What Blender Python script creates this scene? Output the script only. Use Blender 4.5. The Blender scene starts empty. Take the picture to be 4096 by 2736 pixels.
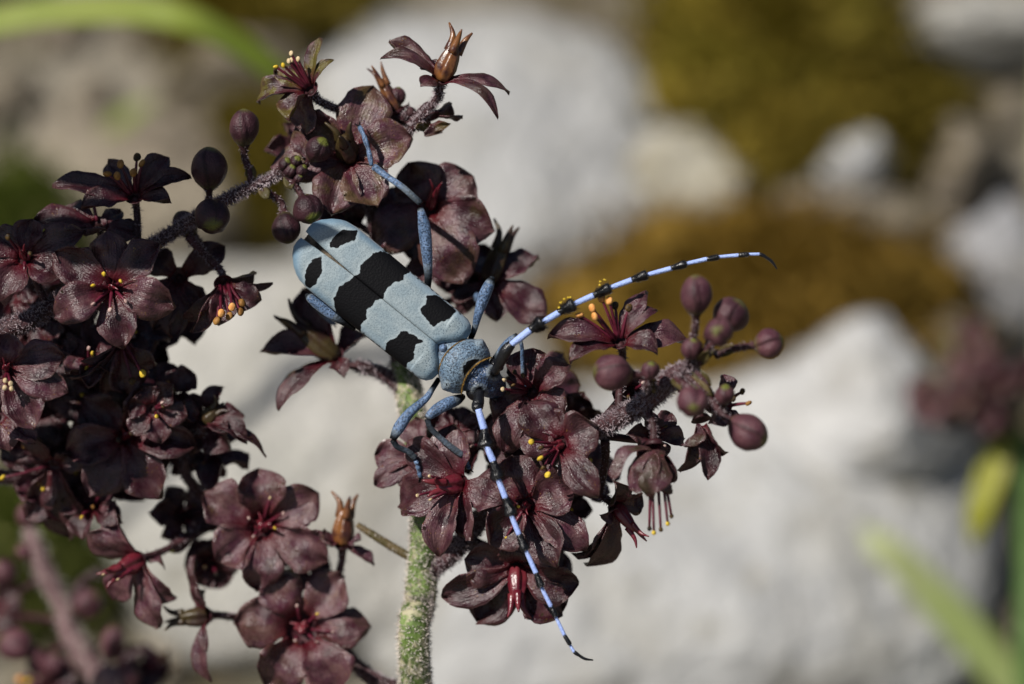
import bpy, math, random
import numpy as np
from mathutils import Vector, noise as mnoise
random.seed(7); np.random.seed(7)
scene = bpy.context.scene
# ------------------------------------------------------------------ camera (1 unit = 1 cm)
scene.unit_settings.system = 'METRIC'; scene.unit_settings.scale_length = 0.01
PITCH = math.radians(30); D0 = 45.0; W0 = 11.2; FPX = 4096.0
FOC = Vector((0, 0, 18.0))
FWD = Vector((0, math.cos(PITCH), -math.sin(PITCH))); RIGHT = Vector((1, 0, 0)); UP = RIGHT.cross(FWD)
CAM = FOC - FWD * D0
cam = bpy.data.cameras.new('camera'); cam_o = bpy.data.objects.new('camera', cam)
scene.collection.objects.link(cam_o); scene.camera = cam_o
cam_o.location = CAM; cam_o.rotation_euler = (math.pi / 2 - PITCH, 0, 0)
cam.sensor_width = 36; cam.lens = 36 * D0 / W0
cam.clip_start = 1; cam.clip_end = 20000
cam.dof.use_dof = True; cam.dof.focus_distance = D0 - 0.12
APERTURE = 1.5                                   # lens opening in cm
cam.dof.aperture_fstop = cam.lens * 1e-3 / APERTURE
# ------------------------------------------------------------------ light
SUN_CAM = Vector((-0.50, 0.52, 0.69)).normalized()           # towards the sun, in right / up / back
SUN = (RIGHT * SUN_CAM.x + UP * SUN_CAM.y - FWD * SUN_CAM.z).normalized()
world = bpy.data.worlds.new('World'); scene.world = world; world.use_nodes = True
wn = world.node_tree.nodes; sky = wn.new('ShaderNodeTexSky'); sky.sky_type = 'NISHITA'; sky.sun_disc = False
sky.sun_elevation = math.asin(SUN.z); sky.sun_rotation = math.atan2(SUN.x, SUN.y)
wn['Background'].inputs[1].default_value = 0.05
world.node_tree.links.new(sky.outputs[0], wn['Background'].inputs[0])
sl = bpy.data.lights.new('sun', 'SUN'); sl.energy = 5.0; sl.angle = math.radians(0.5); sl.color = (1.0, 0.95, 0.88)
so = bpy.data.objects.new('sun', sl); scene.collection.objects.link(so)
so.rotation_euler = SUN.to_track_quat('Z', 'Y').to_euler(); so.location = FOC + SUN * 200
scene.view_settings.view_transform = 'Standard'; scene.view_settings.look = 'None'
scene.view_settings.exposure = 0.05; scene.view_settings.gamma = 1.0
scene.render.resolution_x = 1024; scene.render.resolution_y = 684

# ------------------------------------------------------------------ coordinates
def at(fx, fy, dz=0.0):
    """point dz cm nearer than the plane the lens is focused on, at photo coordinates fx, fy"""
    d = D0 - dz; k = W0 / FPX * d / D0
    return CAM + FWD * d + RIGHT * ((fx - 2048) * k) + UP * ((1368 - fy) * k)
def camvec(v): return (RIGHT * v[0] + UP * v[1] - FWD * v[2]).normalized()
CR = {0: (0, 0, 1), 'd': (0, 0, 4096 / 2347), 1: (1100, 800, .5739), 2: (1700, 1200, .4464), 3: (900, 50, .6058), 4: (0, 550, .542),
      5: (0, 1350, .511), 6: (0, 1850, .6388), 7: (1400, 1600, .7246), 8: (2100, 950, .829), 9: (2200, 0, .8927),
      10: (2200, 1300, .9159), 11: (0, 0, .6388), 12: (1500, 1350, .6378), 13: (900, 1050, .5102), 14: (0, 1000, .4464)}
def cf(k, x, y): o = CR[k]; return (o[0] + x * o[2], o[1] + y * o[2])
def pt(k, x, y, dz=0.0): f = cf(k, x, y); return at(f[0], f[1], dz)
def size(k, px, dz=0.0): return px * CR[k][2] * W0 / FPX * (D0 - dz) / D0
SLOPE = math.tan(math.radians(30))
def gz0(x, y): return SLOPE * 160 * math.tanh(y / 160)
def gz(x, y):
    n = mnoise.noise(Vector((x * .11, y * .11, 0))) * .9 + mnoise.noise(Vector((x * .5, y * .5, 3))) * .22
    return gz0(x, y) + n - .6
def gnd(fx, fy):
    d = (at(fx, fy) - CAM).normalized(); t = 40.0
    for _ in range(30):
        p = CAM + d * t; t += (p.z - gz0(p.x, p.y)) * .9
    return CAM + d * t

# ------------------------------------------------------------------ object helpers
ORG = {}
COL = scene.collection
def empty(name, loc, label, cat, group=None):
    o = bpy.data.objects.new(name, None); COL.objects.link(o); o.location = loc; ORG[o.name] = Vector(loc)
    o.empty_display_size = .2; tag(o, label, cat, group); return o
def tag(o, label=None, cat=None, group=None, kind=None):
    if label: o['label'] = label
    if cat: o['category'] = cat
    if group: o['group'] = group
    if kind: o['kind'] = kind
    return o
def mesh(name, V, F, mats, parent=None, origin=None, mi=None, uv=None, attrs=None, smooth=True):
    V = [Vector(v) for v in V]
    org = Vector(origin) if origin is not None else V[0].copy()
    me = bpy.data.meshes.new(name); me.from_pydata([v - org for v in V], [], F)
    for m in (mats if isinstance(mats, (list, tuple)) else [mats]): me.materials.append(m)
    if mi is not None: me.polygons.foreach_set('material_index', mi)
    if smooth: me.polygons.foreach_set('use_smooth', [True] * len(F))
    if uv is not None:
        l = me.uv_layers.new(name='UVMap'); idx = np.zeros(len(me.loops), dtype=np.int32); me.loops.foreach_get('vertex_index', idx)
        l.data.foreach_set('uv', np.asarray(uv, dtype=np.float32)[idx].ravel())
    if attrs:
        for n, a in attrs.items():
            at_ = me.attributes.new(n, 'FLOAT', 'POINT'); at_.data.foreach_set('value', np.asarray(a, dtype=np.float32))
    me.update()
    o = bpy.data.objects.new(name, me); COL.objects.link(o); ORG[o.name] = org
    if parent is not None: o.parent = parent; o.location = org - ORG[parent.name]
    else: o.location = org
    return o

class MB:
    def __init__(s): s.V = []; s.F = []; s.I = []; s.U = []; s.A = []
    def add(s, V, F, mi=0, uv=None, at=None):
        b = len(s.V); s.V += [Vector(v) for v in V]; s.F += [tuple(i + b for i in f) for f in F]
        s.I += ([mi] * len(F) if isinstance(mi, int) else list(mi))
        s.U += (uv if uv is not None else [(0, 0)] * len(V)); s.A += (list(at) if at is not None else [0.0] * len(V))
    def build(s, name, mats, parent=None, origin=None, **k):
        return mesh(name, s.V, s.F, mats, parent, origin, s.I, s.U, {'mark': s.A}, **k)

def spline(P, n):
    """Catmull-Rom through rows of P (any dimension), n samples per span"""
    P = np.asarray(P, float); Q = np.vstack([2 * P[0] - P[1], P, 2 * P[-1] - P[-2]]); out = []
    for i in range(1, len(Q) - 2):
        for t in np.linspace(0, 1, n, endpoint=False):
            a, b, c, d = Q[i - 1:i + 3]
            out.append(.5 * ((2 * b) + (c - a) * t + (2 * a - 5 * b + 4 * c - d) * t * t + (3 * b - a - 3 * c + d) * t ** 3))
    out.append(Q[-2]); return np.array(out)
def frames(P):
    T = np.gradient(P, axis=0); T /= np.linalg.norm(T, axis=1)[:, None] + 1e-9
    r = np.array([.3, -.9, .4]); N = []
    for t in T:
        r = r - t * r.dot(t); r /= np.linalg.norm(r) + 1e-9; N.append(r.copy())
    N = np.array(N); return T, N, np.cross(T, N)
def tube(P, R, ns=8, cap=True, wob=0.0, flat=1.0):
    P = np.asarray([tuple(p) for p in P], float); R = np.asarray(R, float)
    T, N, B = frames(P); V = []; F = []; n = len(P)
    for i in range(n):
        for j in range(ns):
            a = 2 * math.pi * j / ns; r = R[i]
            if wob: r *= 1 + wob * mnoise.noise(Vector(P[i] * 5) + Vector((math.cos(a), math.sin(a), 0)) * 1.3)
            V.append(P[i] + (N[i] * math.cos(a) + B[i] * math.sin(a) * flat) * r)
    for i in range(n - 1):
        for j in range(ns):
            k = (j + 1) % ns; F.append((i * ns + j, i * ns + k, (i + 1) * ns + k, (i + 1) * ns + j))
    if cap:
        F.append(tuple(range(ns - 1, -1, -1))); F.append(tuple((n - 1) * ns + j for j in range(ns)))
    return V, F
def stube(P, R, n=6, ns=8, **k):
    S = spline([tuple(p) + (r,) for p, r in zip(P, R)], n); return tube(S[:, :3], np.maximum(S[:, 3], 1e-4), ns, **k)
def ellipsoid(c, ax, rl, rw, nu=10, nv=8, f=None):
    """closed round body along ax; f(v, angle) scales the radius"""
    ax = Vector(ax).normalized(); s = ax.orthogonal().normalized(); t = ax.cross(s); V = [Vector(c) - ax * rl]; U = [(0, 0)]; F = []
    for i in range(1, nv):
        th = math.pi * i / nv
        for j in range(nu):
            a = 2 * math.pi * j / nu; r = rw * math.sin(th) * (f(i / nv, a) if f else 1)
            V.append(Vector(c) - ax * rl * math.cos(th) + (s * math.cos(a) + t * math.sin(a)) * r); U.append((j / nu, i / nv))
    V.append(Vector(c) + ax * rl); U.append((0, 1)); e = len(V) - 1
    for j in range(nu):
        k = (j + 1) % nu; F.append((0, 1 + k, 1 + j)); F.append((e, 1 + (nv - 2) * nu + j, 1 + (nv - 2) * nu + k))
        for i in range(nv - 2):
            b = 1 + i * nu; F.append((b + j, b + k, b + nu + k, b + nu + j))
    return V, F, U

# ------------------------------------------------------------------ materials
class NT:
    def __init__(s, name):
        s.m = bpy.data.materials.new(name); s.m.use_nodes = True; s.t = s.m.node_tree; s.n = s.t.nodes; s.b = s.n['Principled BSDF']
        s.tc = s.n.new('ShaderNodeTexCoord'); s.oi = s.n.new('ShaderNodeObjectInfo')
    def L(s, a, b): s.t.links.new(a, b)
    def put(s, sock, v):
        if isinstance(v, bpy.types.NodeSocket): s.L(v, sock)
        else: sock.default_value = v
    def objco(s, sc=(1, 1, 1)):
        a = s.n.new('ShaderNodeVectorMath'); a.operation = 'SCALE'; s.L(s.oi.outputs['Random'], a.inputs['Scale']); a.inputs[0].default_value = (37, 91, 53)
        b = s.n.new('ShaderNodeVectorMath'); b.operation = 'ADD'; s.L(s.tc.outputs['Object'], b.inputs[0]); s.L(a.outputs[0], b.inputs[1])
        c = s.n.new('ShaderNodeVectorMath'); c.operation = 'MULTIPLY'; s.L(b.outputs[0], c.inputs[0]); c.inputs[1].default_value = sc
        return c.outputs[0]
    def noise(s, sc, co=None, det=3, rough=.55, dist=0):
        n = s.n.new('ShaderNodeTexNoise'); n.inputs['Scale'].default_value = sc; n.inputs['Detail'].default_value = det
        n.inputs['Roughness'].default_value = rough; n.inputs['Distortion'].default_value = dist
        s.L(co if co is not None else s.objco(), n.inputs['Vector']); return n.outputs['Fac']
    def vor(s, sc, co=None, out='Distance'):
        n = s.n.new('ShaderNodeTexVoronoi'); n.inputs['Scale'].default_value = sc; s.L(co if co is not None else s.objco(), n.inputs['Vector']); return n.outputs[out]
    def ramp(s, f, a, b, lo=0.0, hi=1.0):
        n = s.n.new('ShaderNodeMapRange'); n.interpolation_type = 'SMOOTHSTEP'; s.put(n.inputs[0], f)
        for i, v in zip((1, 2, 3, 4), (a, b, lo, hi)): n.inputs[i].default_value = v
        return n.outputs[0]
    def math(s, op, a, b=0.0):
        n = s.n.new('ShaderNodeMath'); n.operation = op; s.put(n.inputs[0], a); s.put(n.inputs[1], b); return n.outputs[0]
    def mix(s, f, a, b):
        n = s.n.new('ShaderNodeMix'); n.data_type = 'RGBA'; s.put(n.inputs[0], f)
        for k, v in ((6, a), (7, b)): s.put(n.inputs[k], v if isinstance(v, bpy.types.NodeSocket) else (*v, 1))
        return n.outputs[2]
    def attr(s, name): n = s.n.new('ShaderNodeAttribute'); n.attribute_name = name; return n.outputs['Fac']
    def uv(s):
        n = s.n.new('ShaderNodeSeparateXYZ'); s.L(s.tc.outputs['UV'], n.inputs[0]); return n.outputs[0], n.outputs[1]
    def ocol(s):
        n = s.n.new('ShaderNodeSeparateColor'); s.L(s.oi.outputs['Color'], n.inputs[0]); return n.outputs
    def bump(s, h, st, dist=.02):
        n = s.n.new('ShaderNodeBump'); n.inputs['Strength'].default_value = st; n.inputs['Distance'].default_value = dist
        s.L(h, n.inputs['Height']); return n.outputs[0]
    def done(s, col, rough=.5, spec=.5, bump=None, **k):
        s.put(s.b.inputs['Base Color'], col if isinstance(col, bpy.types.NodeSocket) else (*col, 1)); s.put(s.b.inputs['Roughness'], rough)
        s.put(s.b.inputs['Specular IOR Level'], spec)
        if bump is not None: s.L(bump, s.b.inputs['Normal'])
        for n, v in k.items(): s.put(s.b.inputs[n.replace('_', ' ')], v)
        return s
    def thin(s, col, fac):
        o = s.n['Material Output']; tr = s.n.new('ShaderNodeBsdfTranslucent'); s.put(tr.inputs[0], col if isinstance(col, bpy.types.NodeSocket) else (*col, 1))
        mx = s.n.new('ShaderNodeMixShader'); mx.inputs[0].default_value = fac; s.L(s.b.outputs[0], mx.inputs[1]); s.L(tr.outputs[0], mx.inputs[2]); s.L(mx.outputs[0], o.inputs[0])

def petal_mat(name, back=False):
    s = NT(name); u, v = s.uv(); oc = s.ocol(); bloom_sheen, green = oc[0], oc[1]
    au = s.math('ABSOLUTE', s.math('SUBTRACT', u, .5))
    base = s.mix(s.ramp(s.noise(5), .3, .7), (.013, .0014, .0034), (.042, .0068, .0115))
    bl_ = s.math('MINIMUM', s.math('MULTIPLY', s.math('ADD', bloom_sheen, .08), s.ramp(s.noise(3.2), .36, .60, .25, 1.7)), 1.0)  # pale bloom patches: own tone plus highlight sheen put into the colour
    base = s.mix(bl_, base, s.mix(s.ramp(s.noise(7), .35, .65), (.090, .028, .045), (.15, .070, .075)))
    vein = s.n.new('ShaderNodeCombineXYZ'); s.L(s.math('MULTIPLY', u, 26), vein.inputs[0]); s.L(s.math('MULTIPLY', v, 2.2), vein.inputs[1]); s.L(s.math('MULTIPLY', s.oi.outputs['Random'], 50), vein.inputs[2])
    vn = s.noise(1, vein.outputs[0], 2)
    base = s.mix(s.ramp(vn, .5, .72, 0, .55), base, (.010, .002, .003))
    olive = s.math('MULTIPLY', s.ramp(s.noise(3.1), .45, .62), green)
    base = s.mix(olive, base, (.11, .09, .014))
    if back:
        base = s.mix(s.ramp(s.noise(3.5), .42, .66, 0, .75), base, (.034, .030, .007))
    else:
        base = s.mix(s.ramp(v, .02, .45, .85, 0), base, (.085, .005, .011))
        base = s.mix(s.math('MULTIPLY', s.ramp(v, .62, .95), s.ramp(s.noise(4), .35, .6, 0, .7)), base, (.085, .036, .036))
    edge = s.math('MAXIMUM', s.ramp(au, .43, .5), s.ramp(v, .95, 1.0))
    base = s.mix(s.math('MULTIPLY', edge, .5), base, (.12, .05, .05))
    co = s.objco(); pd = s.vor(34, co); pc = s.noise(4.5, co)
    poll = s.math('MULTIPLY', s.ramp(pd, .10, .15, 1, 0), s.ramp(pc, .56, .62))
    if not back: base = s.mix(poll, base, (.50, .30, .035))
    h = s.math('ADD', s.math('MULTIPLY', vn, .9), s.math('MULTIPLY', s.noise(55, det=2), .8))
    h = s.math('ADD', h, s.math('MULTIPLY', s.noise(9), .8))
    s.done(base, s.ramp(s.noise(14), .3, .7, .20, .44), .65, s.bump(h, .6, .022))
    s.thin((.30, .02, .03) if not back else (.20, .06, .012), .14); return s.m
M_PET = petal_mat('tepal_maroon'); M_BACK = petal_mat('tepal_outside', True)

def simple(name, c1, c2, sc=8, rough=.5, spec=.4, bs=.3, bsc=30, bd=.02, thin=None):
    s = NT(name); f = s.ramp(s.noise(sc), .35, .65)
    s.done(s.mix(f, c1, c2), rough, spec, s.bump(s.noise(bsc), bs, bd))
    if thin: s.thin(*thin)
    return s.m
M_REC = simple('receptacle', (.03, .007, .010), (.06, .012, .018))
M_PED = simple('pedicel_skin', (.028, .010, .011), (.06, .02, .024), 6, .6, .3)
M_OVARY = simple('ovary_red', (.10, .007, .016), (.15, .02, .028), 5, .3, .6)
M_OVBR = simple('ovary_brown', (.045, .012, .010), (.19, .075, .022), 7, .3, .6)
M_OVDK = simple('ovary_dark', (.03, .012, .010), (.055, .038, .012), 4, .4, .5)
M_FIL = simple('filament', (.065, .006, .014), (.11, .012, .028), 8, .35, .5)
M_AY = simple('anther_yellow', (.58, .40, .03), (.68, .48, .06), 20, .7, .2, .6, 60)
M_AO = simple('anther_orange', (.62, .25, .06), (.75, .38, .12), 14, .6, .3, .4, 40)
M_AB = simple('anther_buff', (.5, .38, .2), (.62, .48, .3), 14, .7, .2, .6, 40)
M_AG = simple('anther_grey', (.35, .22, .2), (.5, .36, .32), 14, .6, .3, .6, 40)
M_AD = simple('anther_dark', (.02, .015, .012), (.09, .05, .012), 14, .6, .3, .4, 40)
M_AOB = simple('anther_ochre_shaded', (.20, .09, .02), (.32, .16, .04), 14, .6, .3, .4, 40)  # ochre, doubling as a darkened copy of orange for shaded anthers
ANTH = {'y': M_AY, 'o': M_AO, 'b': M_AB, 'g': M_AG, 'd': M_AD, 'c': M_AOB}
M_HAIR = simple('woolly_hair', (.42, .36, .34), (.62, .57, .50), 2, .7, .2, 0, 5)
M_HAIRD = simple('woolly_hair_purple', (.20, .15, .165), (.42, .35, .37), 2, .7, .2, 0, 5)
M_BRACT = simple('bract', (.055, .045, .012), (.11, .075, .03), 5, .6, .3)
def stem_mat():
    s = NT('stem_green'); n = s.noise(4, s.objco((1, 1, .35)), 4)
    c = s.mix(s.ramp(n, .35, .65), (.09, .145, .026), (.17, .245, .07))
    c = s.mix(s.ramp(s.noise(3), .5, .66), c, (.045, .075, .014)); c = s.mix(s.ramp(s.noise(6.5), .48, .62), c, (.40, .37, .24))
    s.done(c, .6, .3, s.bump(s.noise(20), .5, .03)); return s.m
M_STEM = stem_mat()
M_BRANCH = simple('branch_purple', (.03, .013, .014), (.065, .026, .03), 4, .6, .3, .5)
def bud_mat():
    s = NT('bud_skin'); u, v = s.uv(); oc = s.ocol(); n = s.noise(4)
    c = s.mix(s.ramp(s.noise(6), .35, .65), (.018, .0045, .008), (.045, .014, .020))
    c = s.mix(oc[0], c, s.mix(s.ramp(s.noise(6), .35, .65), (.095, .028, .042), (.15, .062, .072)))
    e = s.math('MAXIMUM', s.ramp(s.math('ADD', v, s.math('MULTIPLY', n, .5)), .30, .62, 1, 0), s.ramp(s.math('ADD', v, s.math('MULTIPLY', n, .4)), 1.0, 1.16))
    g = s.math('MULTIPLY', e, s.math('ADD', .4, oc[1])); g = s.math('MINIMUM', g, 1.0)
    c = s.mix(g, c, (.12, .13, .022))
    sd = s.math('ABSOLUTE', s.math('SUBTRACT', s.math('FRACT', s.math('ADD', s.math('MULTIPLY', u, 3), s.math('MULTIPLY', v, .35))), .5))
    c = s.mix(s.ramp(sd, .42, .5, 0, .6), c, (.012, .004, .004))
    s.done(c, .48, .4, s.bump(s.math('ADD', s.noise(45), s.noise(9)), .5, .03)); return s.m
M_BUD = bud_mat()

# ------------------------------------------------------------------ ground, stones, moss
def ground_mat():
    s = NT('ground_soil'); co = s.tc.outputs['Object']
    c = s.mix(s.ramp(s.noise(.5, co, 5), .38, .62), (.10, .082, .052), (.24, .215, .17))
    c = s.mix(s.ramp(s.noise(1.7, co, 5), .52, .66), c, (.06, .055, .02))
    s.done(c, .9, .2, s.bump(s.noise(3, co, 6), .7, .4)); return s.m
def rock_mat(name, a, b, tint=(.30, .27, .2)):
    s = NT(name); n = s.noise(.45, det=6)
    c = s.mix(s.ramp(n, .35, .65), a, b); c = s.mix(s.ramp(s.noise(.55, det=5), .5, .7, 0, .9), c, tint); c = s.mix(s.ramp(s.noise(1.3, det=5), .56, .7, 0, .6), c, (.17, .15, .10))
    s.done(c, .85, .25, s.bump(s.noise(1.6, det=6), .9, .6)); return s.m
def moss_mat(name, a, b, d):
    s = NT(name); c = s.mix(s.ramp(s.noise(.4, det=4), .38, .62), a, b); c = s.mix(s.ramp(s.noise(.5), .48, .68), c, d)
    s.done(c, .85, .15, s.bump(s.noise(5), .8, .3)); return s.m
M_GROUND = ground_mat()
M_ROCK = rock_mat('limestone', (.38, .38, .375), (.48, .48, .47), (.34, .33, .30))
M_ROCKB = rock_mat('limestone_warm', (.38, .37, .335), (.48, .465, .43), (.32, .30, .255))
M_ROCKC = rock_mat('limestone_cream', (.37, .345, .275), (.45, .42, .34))
M_ROCKW = rock_mat('limestone_white', (.43, .43, .425), (.52, .515, .505), (.35, .34, .32))
M_ROCKG = rock_mat('limestone_grey', (.30, .30, .31), (.40, .40, .41))
M_ROCKT = rock_mat('stone_tan', (.19, .155, .115), (.29, .25, .19), (.11, .09, .05))
M_MOSSO = moss_mat('moss_ochre', (.135, .098, .010), (.20, .145, .020), (.10, .09, .008))
M_MOSSB = moss_mat('moss_brown', (.155, .095, .014), (.215, .130, .022), (.09, .062, .010))
M_MOSSG = moss_mat('moss_green', (.095, .10, .022), (.16, .16, .05), (.05, .055, .012))
M_MOSSGAP = moss_mat('moss_gap_dark', (.035, .034, .008), (.06, .052, .012), (.02, .018, .006))  # dark moss tone, used for dark gaps as well
M_SHOOTO = simple('moss_shoot_ochre', (.14, .105, .010), (.22, .165, .024), 1, .7, .2, thin=((.25, .2, .02), .2))
M_SHOOTB = simple('moss_shoot_brown', (.16, .095, .012), (.23, .14, .022), 1, .7, .2, thin=((.25, .16, .02), .2))
M_SHOOTG = simple('moss_shoot_green', (.10, .11, .022), (.17, .17, .05), 1, .7, .2, thin=((.15, .25, .02), .2))

def axis_vals():
    a = list(np.linspace(0, 70, 71)); x = 70.0; st = 1.0
    while x < 6000: st *= 1.22; x += st; a.append(x)
    return [-v for v in a[:0:-1]] + a
xs = axis_vals(); V = [(x, y, gz(x, y)) for y in xs for x in xs]; n = len(xs)
F = [(j * n + i, j * n + i + 1, (j + 1) * n + i + 1, (j + 1) * n + i) for j in range(n - 1) for i in range(n - 1)]
tag(mesh('ground', V, F, M_GROUND, origin=(0, 0, 0)), kind='structure')
SN = Vector((0, -math.sin(math.radians(30)), math.cos(math.radians(30)))); SY = Vector((0, math.cos(math.radians(30)), math.sin(math.radians(30))))

def lump(cx, cy, rx, ry, th, rot, seed, facets, rough, nu=44, nv=26):
    """rounded stone: sizes in display pixels of the photo, laid on the slope at its own distance"""
    f = cf('d', cx, cy); P = gnd(*f); dist = (P - CAM).dot(FWD); k = CR['d'][2] * W0 / FPX * dist / D0
    ax = rx * k; ay = ry * k / .87; rnd = random.Random(seed)
    planes = [(Vector((rnd.gauss(0, 1), rnd.gauss(0, 1), rnd.gauss(.2, .8))).normalized(), rnd.uniform(.72, .95)) for _ in range(facets)]
    V, F, _ = ellipsoid((0, 0, 0), (0, 0, 1), 1, 1, nu, nv); c, s_ = math.cos(rot), math.sin(rot); W = []
    for v in V:
        v = v.normalized()
        for nrm, d in planes:
            q = v.dot(nrm) - d
            if q > 0: v = v - nrm * q * .85
        v = v * (1 + rough * mnoise.noise(v * 1.7 + Vector((seed * 3.1, 0, 0))) + rough * .45 * mnoise.noise(v * 5 + Vector((0, seed * 1.7, 0))) + rough * .2 * mnoise.noise(v * 13))
        W.append(Vector((v.x * ax, v.y * ay, v.z * th)))
    base = P.copy(); base.z = gz(P.x, P.y)
    R = [base + RIGHT * (w.x * c - w.y * s_) + SY * (w.x * s_ + w.y * c) + SN * (w.z + th * .15) for w in W]
    return R, F, base
def stone(cx, cy, rx, ry, th, rot, seed, mat, label, name='stone', facets=9, rough=.16):
    V, F, b = lump(cx, cy, rx, ry, th, math.radians(rot), seed, facets, rough)
    o = mesh(name, V, F, mat, origin=b); return tag(o, label, 'rock', 'pale stones on the slope')
def moss(cx, cy, rx, ry, th, rot, seed, mat, shoot, label):
    V, F, b = lump(cx, cy, rx, ry, th, math.radians(rot), seed, 0, .3)
    o = mesh('moss_cushion', V, F, mat, origin=b); tag(o, label, 'moss', 'moss cushions on the slope')
    rnd = random.Random(seed); sv = []; sf = []
    up = [v for v in V if (v - b).dot(SN) > 0]
    for _ in range(3500):
        p = rnd.choice(up) + Vector((rnd.gauss(0, .25), rnd.gauss(0, .25), rnd.gauss(0, .12))); d = (SN + Vector((rnd.gauss(0, .5), rnd.gauss(0, .5), rnd.gauss(0, .5)))).normalized()
        s_ = d.orthogonal().normalized() * rnd.uniform(.03, .07); i = len(sv); h = rnd.uniform(.2, .5)
        sv += [p - s_ - d * .1, p + s_ - d * .1, p + d * h]; sf.append((i, i + 1, i + 2))
    tag(mesh('moss_shoots', sv, sf, shoot, o, b, smooth=False), kind='stuff')
stone(1110, 330, 480, 480, 1.6, 8, 1, M_ROCK, 'big pale grey limestone boulder beside the ochre moss', rough=.08)
stone(700, 1000, 620, 520, 1.6, -12, 2, M_ROCKB, 'broad warm white limestone slab behind the plant stem', rough=.08)
stone(1560, 1330, 760, 470, 1.5, 6, 3, M_ROCK, 'wide light grey limestone slab below the white pointed rock', rough=.08)
stone(1900, 1010, 330, 235, 2.4, -16, 4, M_ROCKW, 'bright white pointed rock below the brown moss', facets=12)
stone(1570, 415, 210, 140, 1.5, 10, 5, M_ROCKC, 'cream coloured rounded stone between two moss cushions')
stone(1955, 385, 125, 75, 1.7, 0, 6, M_ROCKW, 'small white stone in the dark gap above brown moss')
stone(2290, 580, 120, 150, 1.8, 20, 7, M_ROCKG, 'bluish grey stone beside the brown moss')
stone(2250, 75, 190, 68, 1.5, 5, 8, M_ROCKB, 'flat pinkish grey stone above the dark mossy hollow')
stone(2190, 345, 110, 90, 1.5, 30, 9, M_ROCKT, 'tan stone beside the small white stone')
stone(330, 410, 330, 170, 1.3, -10, 10, M_ROCKT, 'low brown stone behind the left flower cluster')
stone(560, 140, 210, 85, 1.2, 12, 11, M_ROCKT, 'brown flat stone under the arching grass blade')
stone(2180, 800, 150, 140, 1.4, 0, 12, M_ROCKT, 'tan stone behind the blurred dark flower head')
stone(1960, 470, 300, 60, 1.2, -6, 13, M_ROCKT, 'long low tan stone along the top of brown moss')
moss(1790, 150, 340, 280, 1.9, -14, 21, M_MOSSO, M_SHOOTO, 'wide ochre green moss cushion beside the big boulder')
moss(1740, 690, 470, 215, 1.9, -4, 22, M_MOSSB, M_SHOOTB, 'golden brown moss cushion above the white pointed rock')
moss(2050, 265, 150, 110, 1.2, 10, 23, M_MOSSGAP, M_SHOOTO, 'dark mossy hollow below the flat pinkish stone')
moss(60, 500, 130, 90, 1.2, 0, 24, M_MOSSG, M_SHOOTG, 'green moss patch behind the left flower cluster')
moss(80, 1220, 190, 150, 1.0, 0, 25, moss_mat('moss_pale_olive', (.17, .165, .085), (.24, .23, .13), (.12, .12, .05)), M_SHOOTG, 'olive green moss patch behind the drooping lower buds')
moss(640, 20, 240, 80, 1.2, 0, 26, M_MOSSGAP, M_SHOOTO, 'thin dark moss strip above the brown flat stone')
moss(585, 340, 75, 130, 1.0, 0, 27, M_MOSSGAP, M_SHOOTO, 'dark gap beside the big pale boulder')  # dark lump put in for a darker gap, built like a moss cushion
moss(640, 800, 110, 60, .8, 20, 28, M_MOSSGAP, M_SHOOTB, 'small dark patch on the warm white slab')  # same dark lump for a small dark patch
rnd = random.Random(5); sv = []; sf = []; b8 = [(-1, -1, -1), (1, -1, -1), (1, 1, -1), (-1, 1, -1), (-1, -1, 1), (1, -1, 1), (1, 1, 1), (-1, 1, 1)]
for _ in range(2600):
    x = rnd.uniform(-22, 22); y = rnd.uniform(-14, 48); r = rnd.uniform(.1, .42); i = len(sv); z = gz(x, y) + r * .3
    sv += [Vector((x, y, z)) + Vector(c) * r * rnd.uniform(.5, 1) for c in b8]
    sf += [tuple(i + k for k in f) for f in ((0, 3, 2, 1), (4, 5, 6, 7), (0, 1, 5, 4), (1, 2, 6, 5), (2, 3, 7, 6), (3, 0, 4, 7))]
tag(mesh('gravel', sv, sf, M_ROCKT, origin=(0, 0, 0)), 'loose tan gravel scattered over the slope', 'gravel', kind='stuff')

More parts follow.
